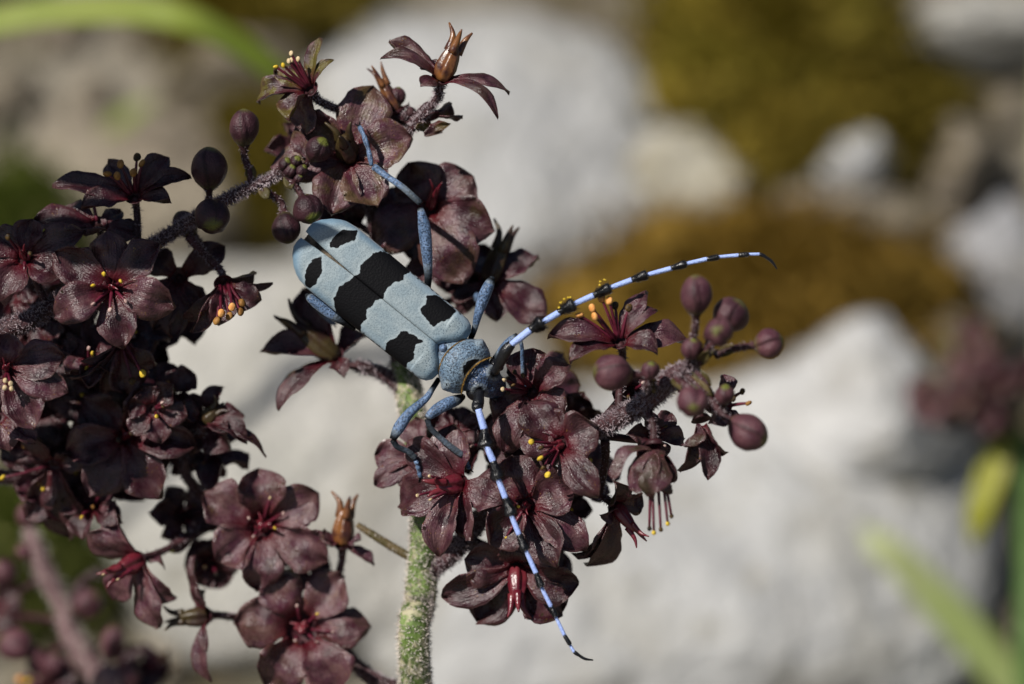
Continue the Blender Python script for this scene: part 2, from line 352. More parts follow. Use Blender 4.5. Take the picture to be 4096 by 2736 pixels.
# ------------------------------------------------------------------ plant helpers
class Plant:
    def __init__(s, base, label, group=None, name='hellebore_plant'):
        b = Vector(base); s.root = empty(name, b, label, 'plant', group); s.br = []; s.hair = MB(); s.rnd = random.Random(int(b.x * 10) + 3)
    def fuzz(s, P, R, dens, ln, mi=0, wd=.0045):
        P = np.asarray(P); L = np.linalg.norm(np.diff(P, axis=0), axis=1); T, N, B = frames(P); rn = s.rnd
        for i in range(len(P) - 1):
            for _ in range(int(dens * L[i] + rn.random())):
                t = rn.random(); a = rn.uniform(0, 6.283); d = Vector(N[i] * math.cos(a) + B[i] * math.sin(a)); p = Vector(P[i] * (1 - t) + P[i + 1] * t) + d * (R[i] * (1 - t) + R[i + 1] * t) * .97
                d = (d + Vector((rn.gauss(0, .6), rn.gauss(0, .6), rn.gauss(0, .6)))).normalized(); l = ln * rn.uniform(.4, 1.3); w = d.cross(Vector((rn.gauss(0, 1), rn.gauss(0, 1), rn.gauss(0, 1)))).normalized() * wd
                b2 = (d + Vector((rn.gauss(0, .7), rn.gauss(0, .7), rn.gauss(0, .7)))).normalized(); m = p + d * l * .55
                s.hair.add([p - w, p + w, m + w * .8, m - w * .8, m + b2 * l * .5], [(0, 1, 2, 3), (3, 2, 4)], mi)
    def branch(s, name, pts, rad, mat, dens=700, ln=.06, mi=0, n=10, ns=12, attach=True, wob=.1):
        S = spline([tuple(p) + (r,) for p, r in zip(pts, rad)], n); P, R = S[:, :3], np.maximum(S[:, 3], .004)
        V, F = tube(P, R, ns, wob=wob); o = mesh(name, V, F, mat, s.root)
        if attach: s.br += [Vector(p) for p in P]
        if dens: s.fuzz(P, R, dens, ln, mi)
        return o
    def near(s, p, down=.25):
        q = p - UP * down; return min(s.br, key=lambda b: (b - q).length)
    def finish(s):
        if s.hair.V: tag(s.hair.build('woolly_hairs', [M_HAIR, M_HAIRD], s.root, s.hair.V[0], smooth=False), kind='stuff')

PROF = [(0, .36), (.12, .46), (.3, .80), (.5, 1.0), (.68, .97), (.82, .76), (.92, .44), (.97, .2), (1.0, .03)]
def prof(v): return float(np.interp(v, [p[0] for p in PROF], [p[1] for p in PROF]))
def petal(parent, B, T, nrm, w, arch=.1, cup=.2, curl=0.0, seed=0, bloom_sheen=0.0, green=0.0, nt=13, ns=8, name='petal', th=.016, mats=None, twist=0.0):
    B = Vector(B); T = Vector(T); a = T - B; L = a.length; a /= L; n = Vector(nrm); n = n - a * n.dot(a)
    if n.length < .15: n = (n + UP * .5 - FWD * .4); n = n - a * n.dot(a)
    n.normalize(); s = a.cross(n); top = []; bot = []; uv = []
    bulge = .22 * mnoise.noise(Vector((seed * 3.7, 1.5, 2.2))) + .12
    for i in range(nt + 1):
        v = i / nt; f = prof(v); tw = twist * v; s2 = s * math.cos(tw) + n * math.sin(tw); n2 = n * math.cos(tw) - s * math.sin(tw)
        c = B + a * L * v + n * L * (arch * 4 * v * (1 - v) + curl * (v ** 3 - v))
        for j in range(ns + 1):
            u = j / ns * 2 - 1; wv = mnoise.noise(Vector((v * 2.4 + seed * 5.3, u * 1.3, seed * 1.9))) * .24 * w + mnoise.noise(Vector((v * 6 + seed * 2.3, u * 2.6, seed))) * .06 * w
            eg = 1 + .20 * mnoise.noise(Vector((v * 5, u * 3 + seed, 4.2 + seed))) + .10 * mnoise.noise(Vector((v * 13, u * 2 + seed, 1.2 + seed)))
            p = c + s2 * (u * w * .5 * f * eg) + n2 * (cup * w * (u * u) * f + wv * (.3 + v) - .07 * w * (1 - abs(u)) ** 3 * f - bulge * w * u * u * math.sin(3.14 * min(1, v * 1.25)) * f)
            top.append(p); bot.append(p - n2 * (th * (1 - .6 * u * u))); uv.append(((u + 1) / 2, v))
    k = ns + 1; m = len(top); F = []; I = []
    for i in range(nt):
        for j in range(ns):
            q = (i * k + j, i * k + j + 1, (i + 1) * k + j + 1, (i + 1) * k + j); F.append(q[::-1]); I.append(0); F.append(tuple(x + m for x in q)); I.append(1)
    for i in range(nt):
        for j in (0, ns):
            q = (i * k + j, (i + 1) * k + j, (i + 1) * k + j + m, i * k + j + m); F.append(q if j else q[::-1]); I.append(0)
    for j in range(ns):
        for i in (0, nt):
            q = (i * k + j, i * k + j + 1, i * k + j + 1 + m, i * k + j + m); F.append(q[::-1] if i else q); I.append(0)
    o = mesh(name, top + bot, F, mats or [M_PET, M_BACK], parent, B, I, uv + uv); o.color = (bloom_sheen, green, 0, 1); return o

def ovary(parent, B, T, r, mat, horns=True, seed=0):
    B = Vector(B); T = Vector(T); a = T - B; L = a.length; a.normalize(); s = a.orthogonal().normalized(); t = a.cross(s); mb = MB(); V = []; F = []; nr, nc = 12, 30; body = .70 if horns else 1.0
    for i in range(nr):
        v = i / (nr - 1); rr = r * .9 * float(np.interp(v, [0, .12, .35, .65, .85, 1], [.6, .86, 1, .84, .62, .40]))
        for j in range(nc):
            g = 2 * math.pi * j / nc + seed; k = 1 - .34 * abs(math.sin(1.5 * g)) ** 5 - .12 * abs(math.cos(1.5 * g)) ** 10
            V.append(B + a * L * body * v + (s * math.cos(g) + t * math.sin(g)) * rr * k)
    for i in range(nr - 1):
        for j in range(nc):
            q = (j + 1) % nc; F.append((i * nc + j, i * nc + q, (i + 1) * nc + q, (i + 1) * nc + j))
    F.append(tuple(range(nc - 1, -1, -1))); F.append(tuple((nr - 1) * nc + j for j in range(nc))); mb.add(V, F)
    if horns:
        for h in range(3):
            g = 2 * math.pi * (h + .0) / 3 + seed; d = s * math.cos(g) + t * math.sin(g)
            P = [B + a * L * body * .78 + d * r * .42, B + a * L * (body + .12) + d * r * .55, B + a * L * 1.0 + d * r * (1.0 + .3 * math.sin(h * 2 + seed))]
            mb.add(*stube(P, [r * .36, r * .22, r * .07], 4, 7))
    return mb.build('ovary', mat, parent, B)
def stamen(parent, B, T, kind, r=.018, ar=.045, bend=None):
    B = Vector(B); T = Vector(T); mid = (B + T) / 2 + (bend or Vector((0, 0, 0))); mb = MB(); mb.add(*stube([B, mid, T], [r * 1.3, r, r * .75], 4, 6))
    d = (T - mid).normalized(); sd = d.orthogonal()
    V, F, U = ellipsoid(T + d * ar * .3, d + sd * .5, ar * 1.05, ar * .9, 9, 6, lambda v, a: 1 - .45 * abs(math.cos(a)) ** 4 + .2 * mnoise.noise(Vector((T.x * 9 + v * 3, T.y * 9 + a, T.z * 9)))); mb.add(V, F, 1)
    return mb.build('stamen', [M_FIL, ANTH[kind]], parent, B)

CNT = [0]
def flower(pl, k, c, dz, n, petals, cap=None, st=(), ring=.09, bloom_sheen=.1, green=.0, arch=.1, cup=.2, curl=0., kk=.02, ped=True, capmat=None, arf=1.0, hl=.04, hd=260, filaments=0):
    """c: centre in photo crop k; petals: tip x, y, width [, tip nearer by cm]"""
    CNT[0] += 1; sd = CNT[0]; C = pt(k, c[0], c[1], dz); N = camvec(n); nz = max(n[2] / math.sqrt(sum(q * q for q in n)), .35); nl = Vector(n).normalized(); rn = random.Random(sd)
    mb = MB(); ringc = min(ring, .13)
    s1 = N.orthogonal().normalized(); s2 = N.cross(s1); V = []; F = []; m = 16; RB = ring * 1.25
    for rr, hh in ((.25, -.62), (.7, -.45), (1.0, .0), (.93, .02), (.62, -.34), (.1, -.5)):
        for j in range(m): V.append(C + (s1 * math.cos(6.2832 * j / m) + s2 * math.sin(6.2832 * j / m)) * RB * rr + N * RB * hh)
    for i in range(5):
        for j in range(m): q = (j + 1) % m; F.append((i * m + j, i * m + q, (i + 1) * m + q, (i + 1) * m + j))
    F.append(tuple(range(m - 1, -1, -1))); F.append(tuple(5 * m + j for j in range(m))); mb.add(V, F)
    if ped:
        E = pl.near(C - N * .5) if ped is True else Vector(ped); dd = (E - C).length
        P = spline([tuple(C - N * ring * .5), tuple(C - N * (ring * .7 + .02)), tuple(C - N * (ringc + .22 * min(dd, 1.2))), tuple((C * .35 + E * .65) - N * .06), tuple(E)], 5); R = np.interp(np.linspace(0, 1, len(P)), [0, .2, .5, 1], [.06, .05, .04, .05])
        mb.add(*tube(P, R, 8, wob=.15), 1)
        if hd: pl.fuzz(P, R, hd, hl, 1)
    fl = mb.build('flower', [M_REC, M_PED], pl.root, C)
    for i, p in enumerate(petals):
        X = size(k, p[0] - c[0], dz); Y = -size(k, p[1] - c[1], dz); LL = math.hypot(X, Y)
        if len(p) > 3 and p[3] is not None: z = p[3]
        else: z = max(-.45, min(.45, -(nl.x * X + nl.y * Y) / nz + kk * LL))
        T = pt(k, p[0], p[1], dz + z); a = (T - C).normalized(); B = C + a * ring * .8 - N * .01
        petal(fl, B, T, N, size(k, p[2], dz) * 1.12, arch + rn.uniform(-.07, .10), cup + rn.uniform(-.16, .24), curl + rn.uniform(-.34, .16), sd * 7 + i, max(0, bloom_sheen + rn.uniform(-.12, .12)), green * rn.uniform(.5, 1.2), twist=rn.uniform(-.45, .45))
    if cap: ovary(fl, C - N * .04, pt(k, cap[0], cap[1], dz + (cap[3] if len(cap) > 3 else .2)), size(k, cap[2], dz), capmat or M_OVARY, seed=rn.uniform(0, 2))
    for q in st:
        T = pt(k, q[0], q[1], dz + (q[3] if len(q) > 3 else .22)); a = (T - C); lat = a - N * a.dot(N)
        stamen(fl, C + lat.normalized() * ring * .55 if lat.length > .02 else C, T, q[2], ar=.038 * arf, bend=N * .04 + lat * .06)
    for i in range(filaments):
        g = 6.283 * i / filaments + sd; s_ = N.orthogonal().normalized(); t_ = N.cross(s_); d = s_ * math.cos(g) + t_ * math.sin(g)
        stamen(fl, C + d * ring * .6, C + d * rn.uniform(.12, .2) + N * rn.uniform(.12, .2), rn.choice('ygbd'), .014, .03)
    return fl
def bud(pl, k, x, y, rw, rl, ax, dz, bloom_sheen=.2, green=.4, E=None, ped=True, hd=260):
    CNT[0] += 1; C = pt(k, x, y, dz); A = camvec((ax[0], ax[1], ax[2] if len(ax) > 2 else .25)); W = size(k, rw, dz) * .95; Lh = size(k, rl, dz); mb = MB(); ph = random.Random(CNT[0]).uniform(0, 6)
    def f(v, a):
        a = a + .38 * math.sin(a + ph) ; q = (a * 3 / 6.2832 + v * .35) % 1.0; lip = .86 + .17 * q ** .6 if q < .93 else .86 + .17 * (1 - q) / .07
        return lip * (1.0 + .12 * mnoise.noise(Vector((math.cos(a) + ph, math.sin(a), v * 2)))) * float(np.interp(v, [0, .2, .45, .7, .88, 1], [.66, .84, 1.02, 1.04, .92, .4]))
    V, F, U = ellipsoid(C, A, Lh * 1.03, W, 54, 18, f); mb.add(V, F, 0, U)
    if ped:
        B = C - A * Lh * .96; E = pl.near(B) if E is None else Vector(E)
        P = spline([tuple(B + A * .03), tuple(B - A * min(.12, (E - B).length * .4)), tuple(B * .4 + E * .6 + UP * .02), tuple(E)], 5); R = np.interp(np.linspace(0, 1, len(P)), [0, .15, 1], [W * .45, .036, .045])
        mb.add(*tube(P, R, 8, wob=.15), 1)
        if hd: pl.fuzz(P, R, hd, .04, 1)
        if hd: petal(pl.root, E + A * .02, E * .45 + B * .55 + A.orthogonal().normalized() * .05 - FWD * .03, -FWD, .12, .1, .25, seed=CNT[0], name='bract', nt=7, ns=4, mats=[M_BRACT, M_BRACT], green=1)
    o = mb.build('bud', [M_BUD, M_PED], pl.root, C); o.color = (bloom_sheen, green, 0, 1); return o
def gpt(p, sink=.5): return Vector((p.x, p.y, gz(p.x, p.y) - sink))
def down(p, dx=0., dy=1.5):
    """where a stem leaving the picture at p meets the ground"""
    return gpt(Vector((p.x + dx, p.y + dy, 0)))


def fill(pl, spots, Lr, lo, hi, bl=.1):
    rn = random.Random(len(pl.br))
    for x, y in spots:
        g = rn.uniform(0, 6); dz = rn.uniform(lo, hi); n = (rn.gauss(0, .3), rn.gauss(.15, .3), .9); k = rn.choice((5, 6, 6))
        flower(pl, 'd', (x, y), dz, n, [(x + Lr * rn.uniform(.75, 1.15) * math.cos(g + j * 6.2832 / k), y + Lr * rn.uniform(.75, 1.15) * math.sin(g + j * 6.2832 / k), Lr * rn.uniform(.6, .85)) for j in range(k)], bloom_sheen=bl + rn.uniform(0, .25), hd=0,
               st=[(x + rn.uniform(-25, 25), y + rn.uniform(-25, 25), rn.choice('ydgc'), .2) for _ in range(3)], arf=.7)
# ------------------------------------------------------------------ main plant
s0 = at(1665, 2790, -.95); sb = down(s0, .3, 1.0)
A = Plant(sb, 'dark maroon flowering hellebore with woolly green stem carrying the blue beetle')
A.branch('stem', [sb, (sb + s0) / 2 + Vector((.3, 0, 0)), s0, at(1680, 2400, -.85), at(1700, 2150, -.8), at(1690, 1900, -.85), at(1650, 1650, -1.0), at(1610, 1450, -1.15)],
         [.22, .2, .175, .17, .165, .15, .15, .14], M_STEM, 2300, .055, 0, 12, 18)
A.branch('branch', [at(1610, 1460, -1.15), at(1580, 1250, -1.25), at(1520, 1000, -1.15), at(1480, 750, -.95), at(1540, 560, -.8), at(1650, 440, -.5)], [.13, .1, .085, .07, .06, .05], M_BRANCH, 700, .05, 1)
A.branch('branch', [at(1700, 2290, -.8), at(1830, 2190, -.75), at(1960, 2030, -.6), at(2160, 1860, -.3), at(2330, 1745, 0), at(2415, 1704, .2), at(2570, 1620, .5), at(2690, 1510, .8), at(2790, 1450, .95)],
         [.12, .11, .1, .095, .095, .1, .105, .11, .05], M_BRANCH, 1700, .06, 1)
A.branch('branch', [at(1620, 1560, -1.05), at(1540, 1500, -1.1), at(1420, 1460, -1.0)], [.1, .075, .06], M_BRANCH, 900, .06, 1)
A.branch('branch', [at(1660, 2780, -1.0), at(1500, 2720, -1.4), at(1370, 2600, -1.6), at(1150, 2350, -1.7), at(900, 2080, -1.7), at(745, 1900, -1.5), at(770, 1780, -1.3)], [.11, .09, .075, .07, .065, .06, .04], M_BRANCH, 600, .05, 1)

# flowers round the top of the plant
flower(A, 3, (1430, 430), .0, (.2, .72, .66), [(1085, 185, 175, -.1), (1028, 300, 120, .12), (1880, 530, 135, -.05), (1805, 695, 95, .22), (1330, 330, 150, -.25), (1290, 470, 120, .22)], (1570, 110, 92, .05), bloom_sheen=.45, green=.1, capmat=M_OVBR, cup=.1, ped=pt(3, 1140, 900, -.6), hd=900, hl=.05)
flower(A, 3, (555, 505), -.1, (-.45, .5, .75), [(220, 600, 150), (330, 375, 160, -.15), (625, 165, 110, 0), (715, 310, 70, .1), (415, 715, 180, .18), (545, 800, 250, -.25)], None, [(340, 362, 'y', .12), (388, 352, 'y', .16), (425, 325, 'b', .12), (440, 275, 'b', .1), (485, 312, 'b', .16), (440, 320, 'b', .05)], bloom_sheen=.35, green=2.0, arf=.8, ped=pt(3, 860, 700, -.6), hd=700)
flower(A, 3, (820, 960), -.38, (-.12, .22, .97), [(985, 480, 310), (1235, 820, 310), (1010, 1285, 310), (700, 1335, 280), (300, 1020, 250), (480, 740, 300)], (760, 760, 95, .35), bloom_sheen=1.0, green=.55, capmat=M_OVDK, arch=.08, cup=.08)
flower(A, 3, (1350, 1290), -.8, (-.1, .1, 1), [(1640, 1080, 330), (1775, 1450, 310), (1220, 990, 290), (984, 1540, 300), (1570, 1790, 350), (990, 1270, 260)], (1400, 1130, 45, .3), bloom_sheen=.55, green=.25, cup=.08)
flower(A, 1, (1500, 560), -1.0, (.3, .6, .72), [(1840, 400, 200, -.1), (1890, 815, 280, .15), (1545, 850, 170, .15), (1250, 725, 130, .05), (1380, 420, 160, -.3)], (1640, 170, 100, .0), bloom_sheen=.3, capmat=M_OVDK)
flower(A, 3, (1130, 640), -.65, (-.35, .9, .2), [(1230, 760, 120, .1), (1040, 720, 120, .1), (1210, 620, 90, -.1)], (985, 345, 62, .0), bloom_sheen=.4, capmat=M_OVBR)
flower(A, 3, (1370, 690), -.35, (.35, -.85, .3), [(1570, 690, 90, .05), (1420, 800, 170, .0), (1480, 590, 120, -.1), (1280, 780, 140, -.1)], bloom_sheen=.15, green=1.0, ped=pt(3, 1230, 730, -.5))
flower(A, 13, (860, 730), -1.0, (-.4, .5, .75), [(275, 690, 220, .05), (415, 1160, 190, .2), (620, 210, 270, -.3), (940, 890, 150, .15), (1130, 560, 220, -.3)], (420, 380, 120, .1), bloom_sheen=.3, capmat=M_OVDK, ped=at(1440, 1470, -1.0))
# flowers under the beetle's head
flower(A, 12, (530, 915), -.08, (-.5, .1, .86), [(500, 545, 260), (215, 640, 210, -.2), (135, 1060, 260), (405, 1375, 195), (600, 1275, 190), (800, 1030, 200)], (330, 930, 80, .22), [(345, 870, 'b', .3), (270, 990, 'b', .25), (350, 1015, 'b', .3)], bloom_sheen=.4, arf=.6)
flower(A, 12, (290, 760), -.6, (-.3, .3, .9), [(0, 740, 190), (-5, 925, 150), (150, 930, 170), (245, 500, 160), (470, 700, 170)], bloom_sheen=.5)
flower(A, 12, (500, 600), -.75, (.1, .4, .9), [(370, 470, 170), (500, 440, 150), (640, 480, 170), (640, 700, 150), (400, 700, 160)], bloom_sheen=.45)
flower(A, 12, (950, 1050), .0, (-.05, .12, .99), [(860, 735, 280), (1250, 925, 290), (1335, 1320, 230), (1150, 1440, 250), (715, 1295, 270), (640, 880, 220)], (930, 1070, 40, .22), [(900, 1060, 'y', .3), (940, 1265, 'y', .1), (825, 1250, 'y', .05)], bloom_sheen=.35, arf=.55)
flower(A, 7, (920, 930), -.3, (-.05, -.35, .93), [(505, 1085, 190), (700, 1228, 250), (630, 875, 240), (1175, 1180, 230), (1265, 1010, 220), (920, 760, 200)], (925, 1190, 72, .2), bloom_sheen=.12)
flower(A, 12, (980, 335), -.12, (-.35, .1, .93), [(985, 65, 250), (1220, 170, 190), (745, 540, 240), (810, 725, 210), (1200, 470, 210), (860, 140, 120)], None, [(880, 220, 'd', .2), (815, 265, 'b', .3), (805, 325, 'b', .28), (870, 300, 'd', .25), (840, 345, 'd', .2), (930, 240, 'd', .25)], bloom_sheen=.3, arf=.8)
flower(A, 12, (1165, 665), .3, (-.3, .08, .95), [(945, 395, 240), (1395, 555, 270), (1405, 1005, 190), (905, 640, 200), (1290, 900, 170, -.1), (1100, 440, 170, -.1)], (1110, 690, 40, .15), [(985, 655, 'y', .25), (1040, 755, 'y', .3), (1045, 690, 'd', .25), (1085, 855, 'y', .2), (1060, 810, 'd', .2)], bloom_sheen=.2)
flower(A, 8, (455, 500), .35, (-.15, .62, .77), [(110, 478, 120, .05), (215, 605, 115, .25), (585, 255, 110, -.15), (640, 350, 85, -.05), (785, 495, 135, -.1), (640, 565, 110, .15)], None, [(268, 378, 'o', .1), (328, 345, 'o', .15), (372, 300, 'o', .05), (408, 310, 'o', .1), (436, 335, 'd', .0), (500, 345, 'd', .05), (340, 385, 'o', .2)], bloom_sheen=.35, arf=1.25)
flower(A, 8, (625, 1000), .75, (.05, -.98, .18), [(600, 1255, 165, .18), (700, 1240, 140, .1), (520, 1225, 140, .1), (415, 1160, 90, .15), (725, 1180, 110, -.15), (620, 1200, 150, -.2)], None, [(622, 1420, 'y', .1), (655, 1405, 'd', .1), (688, 1376, 'y', .1), (706, 1340, 'd', .05), (600, 1400, 'd', 0)], bloom_sheen=.75, cup=.45, arch=-.2, arf=.75)
flower(A, 8, (440, 1300), -.15, (.6, -.6, .5), [(435, 1185, 120), (290, 1580, 150), (375, 1345, 90, .2), (560, 1230, 140, -.1), (240, 1540, 130, -.2)], (575, 1470, 45, .1), bloom_sheen=.15, ped=at(2420, 1760, .1))
flower(A, 8, (850, 880), .45, (.2, -.9, .35), [(775, 1015, 135, .1), (885, 1170, 100, .1), (970, 1045, 130, .05), (745, 1130, 100, -.1)], bloom_sheen=.2, ped=at(2700, 1530, .7))
flower(A, 8, (960, 800), .5, (.5, .3, .7), [(955, 660, 90), (900, 900, 110), (1010, 900, 90)], None, [(1045, 745, 'd', .1), (1075, 800, 'c', .15), (1000, 780, 'd', .1)], bloom_sheen=.45, ped=at(2720, 1510, .8))
for x, y, w, l, ax, dz, bl, gr, E in [(825, 280, 85, 100, (0, 1), 1.0, .5, .3, (2760, 1465, .95)), (990, 375, 95, 88, (.5, .6), .8, .3, .2, (2800, 1450, .95)), (935, 455, 75, 78, (-.2, .1, 1), 1.25, .5, .9, (2800, 1450, .95)),
        (1175, 510, 78, 72, (.95, .15), .85, .7, .5, (2860, 1420, .9)), (425, 652, 95, 97, (-1, .1, .2), .75, .6, .25, (2640, 1540, .7)), (810, 790, 80, 82, (0, -.4, 1), 1.3, .65, .7, (2700, 1510, .9)), (1075, 935, 95, 105, (.6, -.4), .9, .6, .35, (2740, 1500, .9))]:
    bud(A, 8, x, y, w, l, ax, dz + .3, bl, gr, at(*E))
bud(A, 3, 1135, 560, 60, 70, (.2, .9), -.7, .3, 1.0)
# flowers of the low left branch
flower(A, 6, (1640, 400), -1.1, (.08, .06, 1), [(1268, 185, 290), (1620, 35, 290), (1998, 190, 255), (2058, 615, 270), (1620, 808, 250), (1350, 610, 270)], (1655, 380, 60, .1), [(1560, 350, 'g', .15), (1770, 320, 'g', .15), (1690, 225, 'b', .12), (1590, 460, 'g', .12), (1720, 410, 'y', .15)], ring=.15, bloom_sheen=1.0, green=.15, arch=.14, arf=.6, hd=120)
flower(A, 6, (1890, 1040), -1.2, (.05, .08, 1), [(1690, 675, 260), (2145, 695, 280), (2325, 1020, 240), (2120, 1430, 300), (1675, 1410, 300), (1462, 1000, 290)], (1890, 1010, 60, .02), [(1985, 950, 'y', .12), (1860, 900, 'g', .12), (2080, 1060, 'g', .1), (1850, 1110, 'g', .1), (1980, 1120, 'g', .1)], ring=.2, bloom_sheen=1.15, green=.2, arch=.14, arf=.55, hd=200)
flower(A, 6, (870, 610), -1.0, (-.7, -.25, .67), [(545, 430, 210, .1), (700, 265, 150), (1000, 590, 200, -.2), (1108, 848, 170, -.1), (985, 1042, 200), (710, 858, 190)], (640, 725, 78, .25), [(740, 730, 'b', .3), (650, 700, 'b', .3)], bloom_sheen=.65, arf=.5, hd=120)
flower(A, 6, (2140, 500), -1.1, (.02, .8, .6), [(2345, 640, 95, 0), (2000, 480, 130, .15), (2260, 470, 100, .1), (2060, 520, 110, -.2)], (2180, 200, 88, .05), bloom_sheen=.5, capmat=M_OVBR, ped=at(1330, 2400, -1.6))
flower(A, 6, (1285, 960), -1.2, (-.8, 0, .6), [(1210, 585, 125, .0), (1325, 1380, 125, .05), (1235, 770, 120, .25), (1290, 1180, 100, .25), (1270, 800, 120, -.2)], (1030, 985, 78, .0), bloom_sheen=.35, capmat=M_OVDK, ped=at(960, 2470, -1.5))
bud(A, 6, 1130, 500, 60, 90, (-.6, -.5), -1.5, .2, .9)
fill(A, [(690, 350), (930, 500), (990, 590), (770, 470), (1090, 640)], 80, -1.5, -1.1, .2)
fill(A, [(1240, 880), (1310, 960), (1350, 1080), (1180, 960), (1290, 1180), (1100, 1010), (1020, 1010), (1200, 1090), (1230, 1290)], 78, -1.1, -.7, .15)
fill(A, [(1500, 1000), (1450, 900)], 60, -.1, .2, .2)
fill(A, [(420, 1180), (480, 1290), (690, 1300)], 75, -2.0, -1.7, .2)
for x, y, r, E in [(1585, 800, 26, (2780, 1455, .95)), (1660, 905, 24, (2760, 1470, .9)), (1490, 850, 22, (2600, 1590, .6))]: bud(A, 'd', x, y, r, r * 1.1, (.1, .6, .5), 1.1, .5, .8, at(*E))
A.branch('branch', [pt(7, 40, 690, -1.0), pt(7, 150, 760, -.95), pt(7, 320, 860, -.9), pt(7, 400, 900, -.85)], [.035, .045, .05, .05], M_BRACT, 200, .04, 0, attach=False)
A.finish()

# ------------------------------------------------------------------ left plant
l0 = at(-420, 1700, -.8); lb = down(l0, -1.0, 1.0)
Lp = Plant(lb, 'dark glossy hellebore raceme with round buds along its woolly tip, ending beside the wing cases')
Lp.branch('stem', [lb, (lb + l0) / 2, l0, at(-200, 1450, -.5), at(20, 1320, -.2), at(140, 1270, -.2), at(350, 1120, -.35), at(640, 960, -.35), at(900, 800, -.3), at(1060, 722, -.28), at(1140, 690, -.26)],
          [.2, .18, .15, .13, .11, .105, .085, .07, .065, .05, .03], M_BRANCH, 1500, .055, 1, 10, 12)
Lp.branch('branch', [at(-250, 1520, -.6), at(-120, 1850, -1.3), at(120, 1900, -1.5), at(330, 1750, -1.5), at(420, 1550, -1.3), at(560, 1500, -1.2)], [.1, .09, .08, .07, .06, .04], M_BRANCH, 400, .05, 1)
flower(Lp, 4, (990, 430), -.2, (-.05, .55, .83), [(1250, 148, 175, -.15), (1410, 288, 135, -.05), (1255, 455, 150, .15), (600, 510, 190, .2), (385, 355, 200, 0), (790, 190, 170, -.3)], None, [(895, 205, 'c', .1), (800, 275, 'c', .15), (870, 290, 'c', .2), (985, 265, 'c', .2), (1045, 200, 'c', .1), (1010, 155, 'd', .05)], bloom_sheen=.0, arf=1.3)
flower(Lp, 4, (720, 640), -.35, (-.1, .55, .83), [(245, 620, 200, .1), (640, 700, 200, .25), (1040, 735, 170, 0), (480, 520, 170, -.2), (900, 560, 150, -.2), (440, 760, 170, .2)], None, [(668, 365, 'y', -.2)], bloom_sheen=.05)
flower(Lp, 4, (825, 1105), .15, (-.05, .1, 1), [(402, 848, 275), (795, 688, 285), (1185, 788, 240), (1288, 1265, 300), (900, 1560, 260), (402, 1335, 275)], (830, 1090, 42, .14), [(768, 1010, 'y', .25), (890, 1062, 'y', .25), (690, 1092, 'y', .22), (690, 1225, 'g', .2), (926, 1205, 'g', .2), (812, 1268, 'g', .2)], bloom_sheen=.35, arf=.75, arch=.13, cup=.12)
flower(Lp, 4, (180, 890), .0, (-.1, .3, .95), [(625, 695, 220), (445, 1035, 230), (15, 1228, 270), (-220, 900, 250), (-60, 710, 230), (240, 610, 210)], (150, 800, 40, .25), [(60, 740, 'd', .3), (222, 858, 'd', .25), (190, 1025, 'y', .05)], bloom_sheen=.15)
flower(Lp, 4, (1650, 1075), -.25, (.2, -.6, .77), [(1415, 1440, 130, .15), (2015, 1078, 70, -.05), (1610, 1388, 200, .1), (1930, 1200, 190, 0), (1880, 1000, 170, -.25), (1345, 1340, 130, -.2)], None, [(1632, 1290, 'o', .3), (1712, 1245, 'o', .32), (1772, 1280, 'c', .25), (1782, 1215, 'c', .2), (1600, 1345, 'c', .2), (1690, 1310, 'c', .2)], bloom_sheen=.15, arf=1.25, ped=pt(4, 1390, 730, -.35), hd=500)
flower(Lp, 4, (1320, 1030), -.7, (0, .1, 1), [(1272, 1480, 200), (1660, 800, 210), (1130, 1420, 200), (960, 1330, 220), (1100, 860, 200), (1500, 1260, 150)], bloom_sheen=.0)
flower(Lp, 5, (45, 250), .22, (0, .1, 1), [(500, 135, 300), (535, 430, 245), (262, 728, 270), (70, -30, 260), (-320, 200, 260), (-190, 610, 260)], (45, 200, 40, .2), [(42, 335, 'b', .25), (82, 358, 'b', .28), (38, 388, 'b', .25), (90, 395, 'b', .22)], bloom_sheen=.45, arf=.85)
flower(Lp, 5, (-20, 620), -.3, (.1, .2, .97), [(282, 820, 180), (80, 890, 190), (-220, 820, 190), (190, 500, 180), (-200, 420, 190)], bloom_sheen=.6)
flower(Lp, 5, (985, 770), -.85, (0, .05, 1), [(700, 1248, 300), (1248, 1270, 320), (1540, 855, 270), (1262, 390, 310), (655, 465, 300), (510, 900, 310)], (985, 740, 50, .15), [(930, 800, 'd', .2), (1030, 750, 'd', .2)], bloom_sheen=.25)
flower(Lp, 5, (950, 50), -.4, (.25, -.85, .4), [(550, 320, 130, .1), (640, 195, 100, .2), (1225, 215, 210, -.1), (985, 430, 280, -.25), (800, 430, 200, -.3)], None, [(1110, 275, 'y', .2), (1030, 330, 'd', .0)], bloom_sheen=.1, arf=1.2)
flower(Lp, 5, (1600, 640), -.8, (.3, .6, .72), [(1385, 570, 190, .15), (1935, 830, 160, .1), (2085, 935, 100, .05), (1780, 740, 130, .2)], (1745, 515, 85, .0), bloom_sheen=.0, capmat=M_OVDK)
flower(Lp, 5, (420, 1000), -1.1, (-.2, -.5, .8), [(310, 1300, 210), (540, 1590, 250), (720, 1490, 210), (110, 990, 150), (230, 700, 200), (640, 880, 220)], None, [(28, 1095, 'y', .1)], bloom_sheen=.1)
flower(Lp, 4, (420, 1330), -.9, (0, .2, 1), [(180, 1500, 240), (560, 1560, 250), (700, 1300, 240), (250, 1150, 230), (480, 1080, 230)], bloom_sheen=.05)
flower(Lp, 5, (760, 250), -1.2, (0, .1, 1), [(480, 480, 280), (860, 620, 280), (1090, 320, 260), (620, 20, 260), (420, 220, 250)], bloom_sheen=.05)
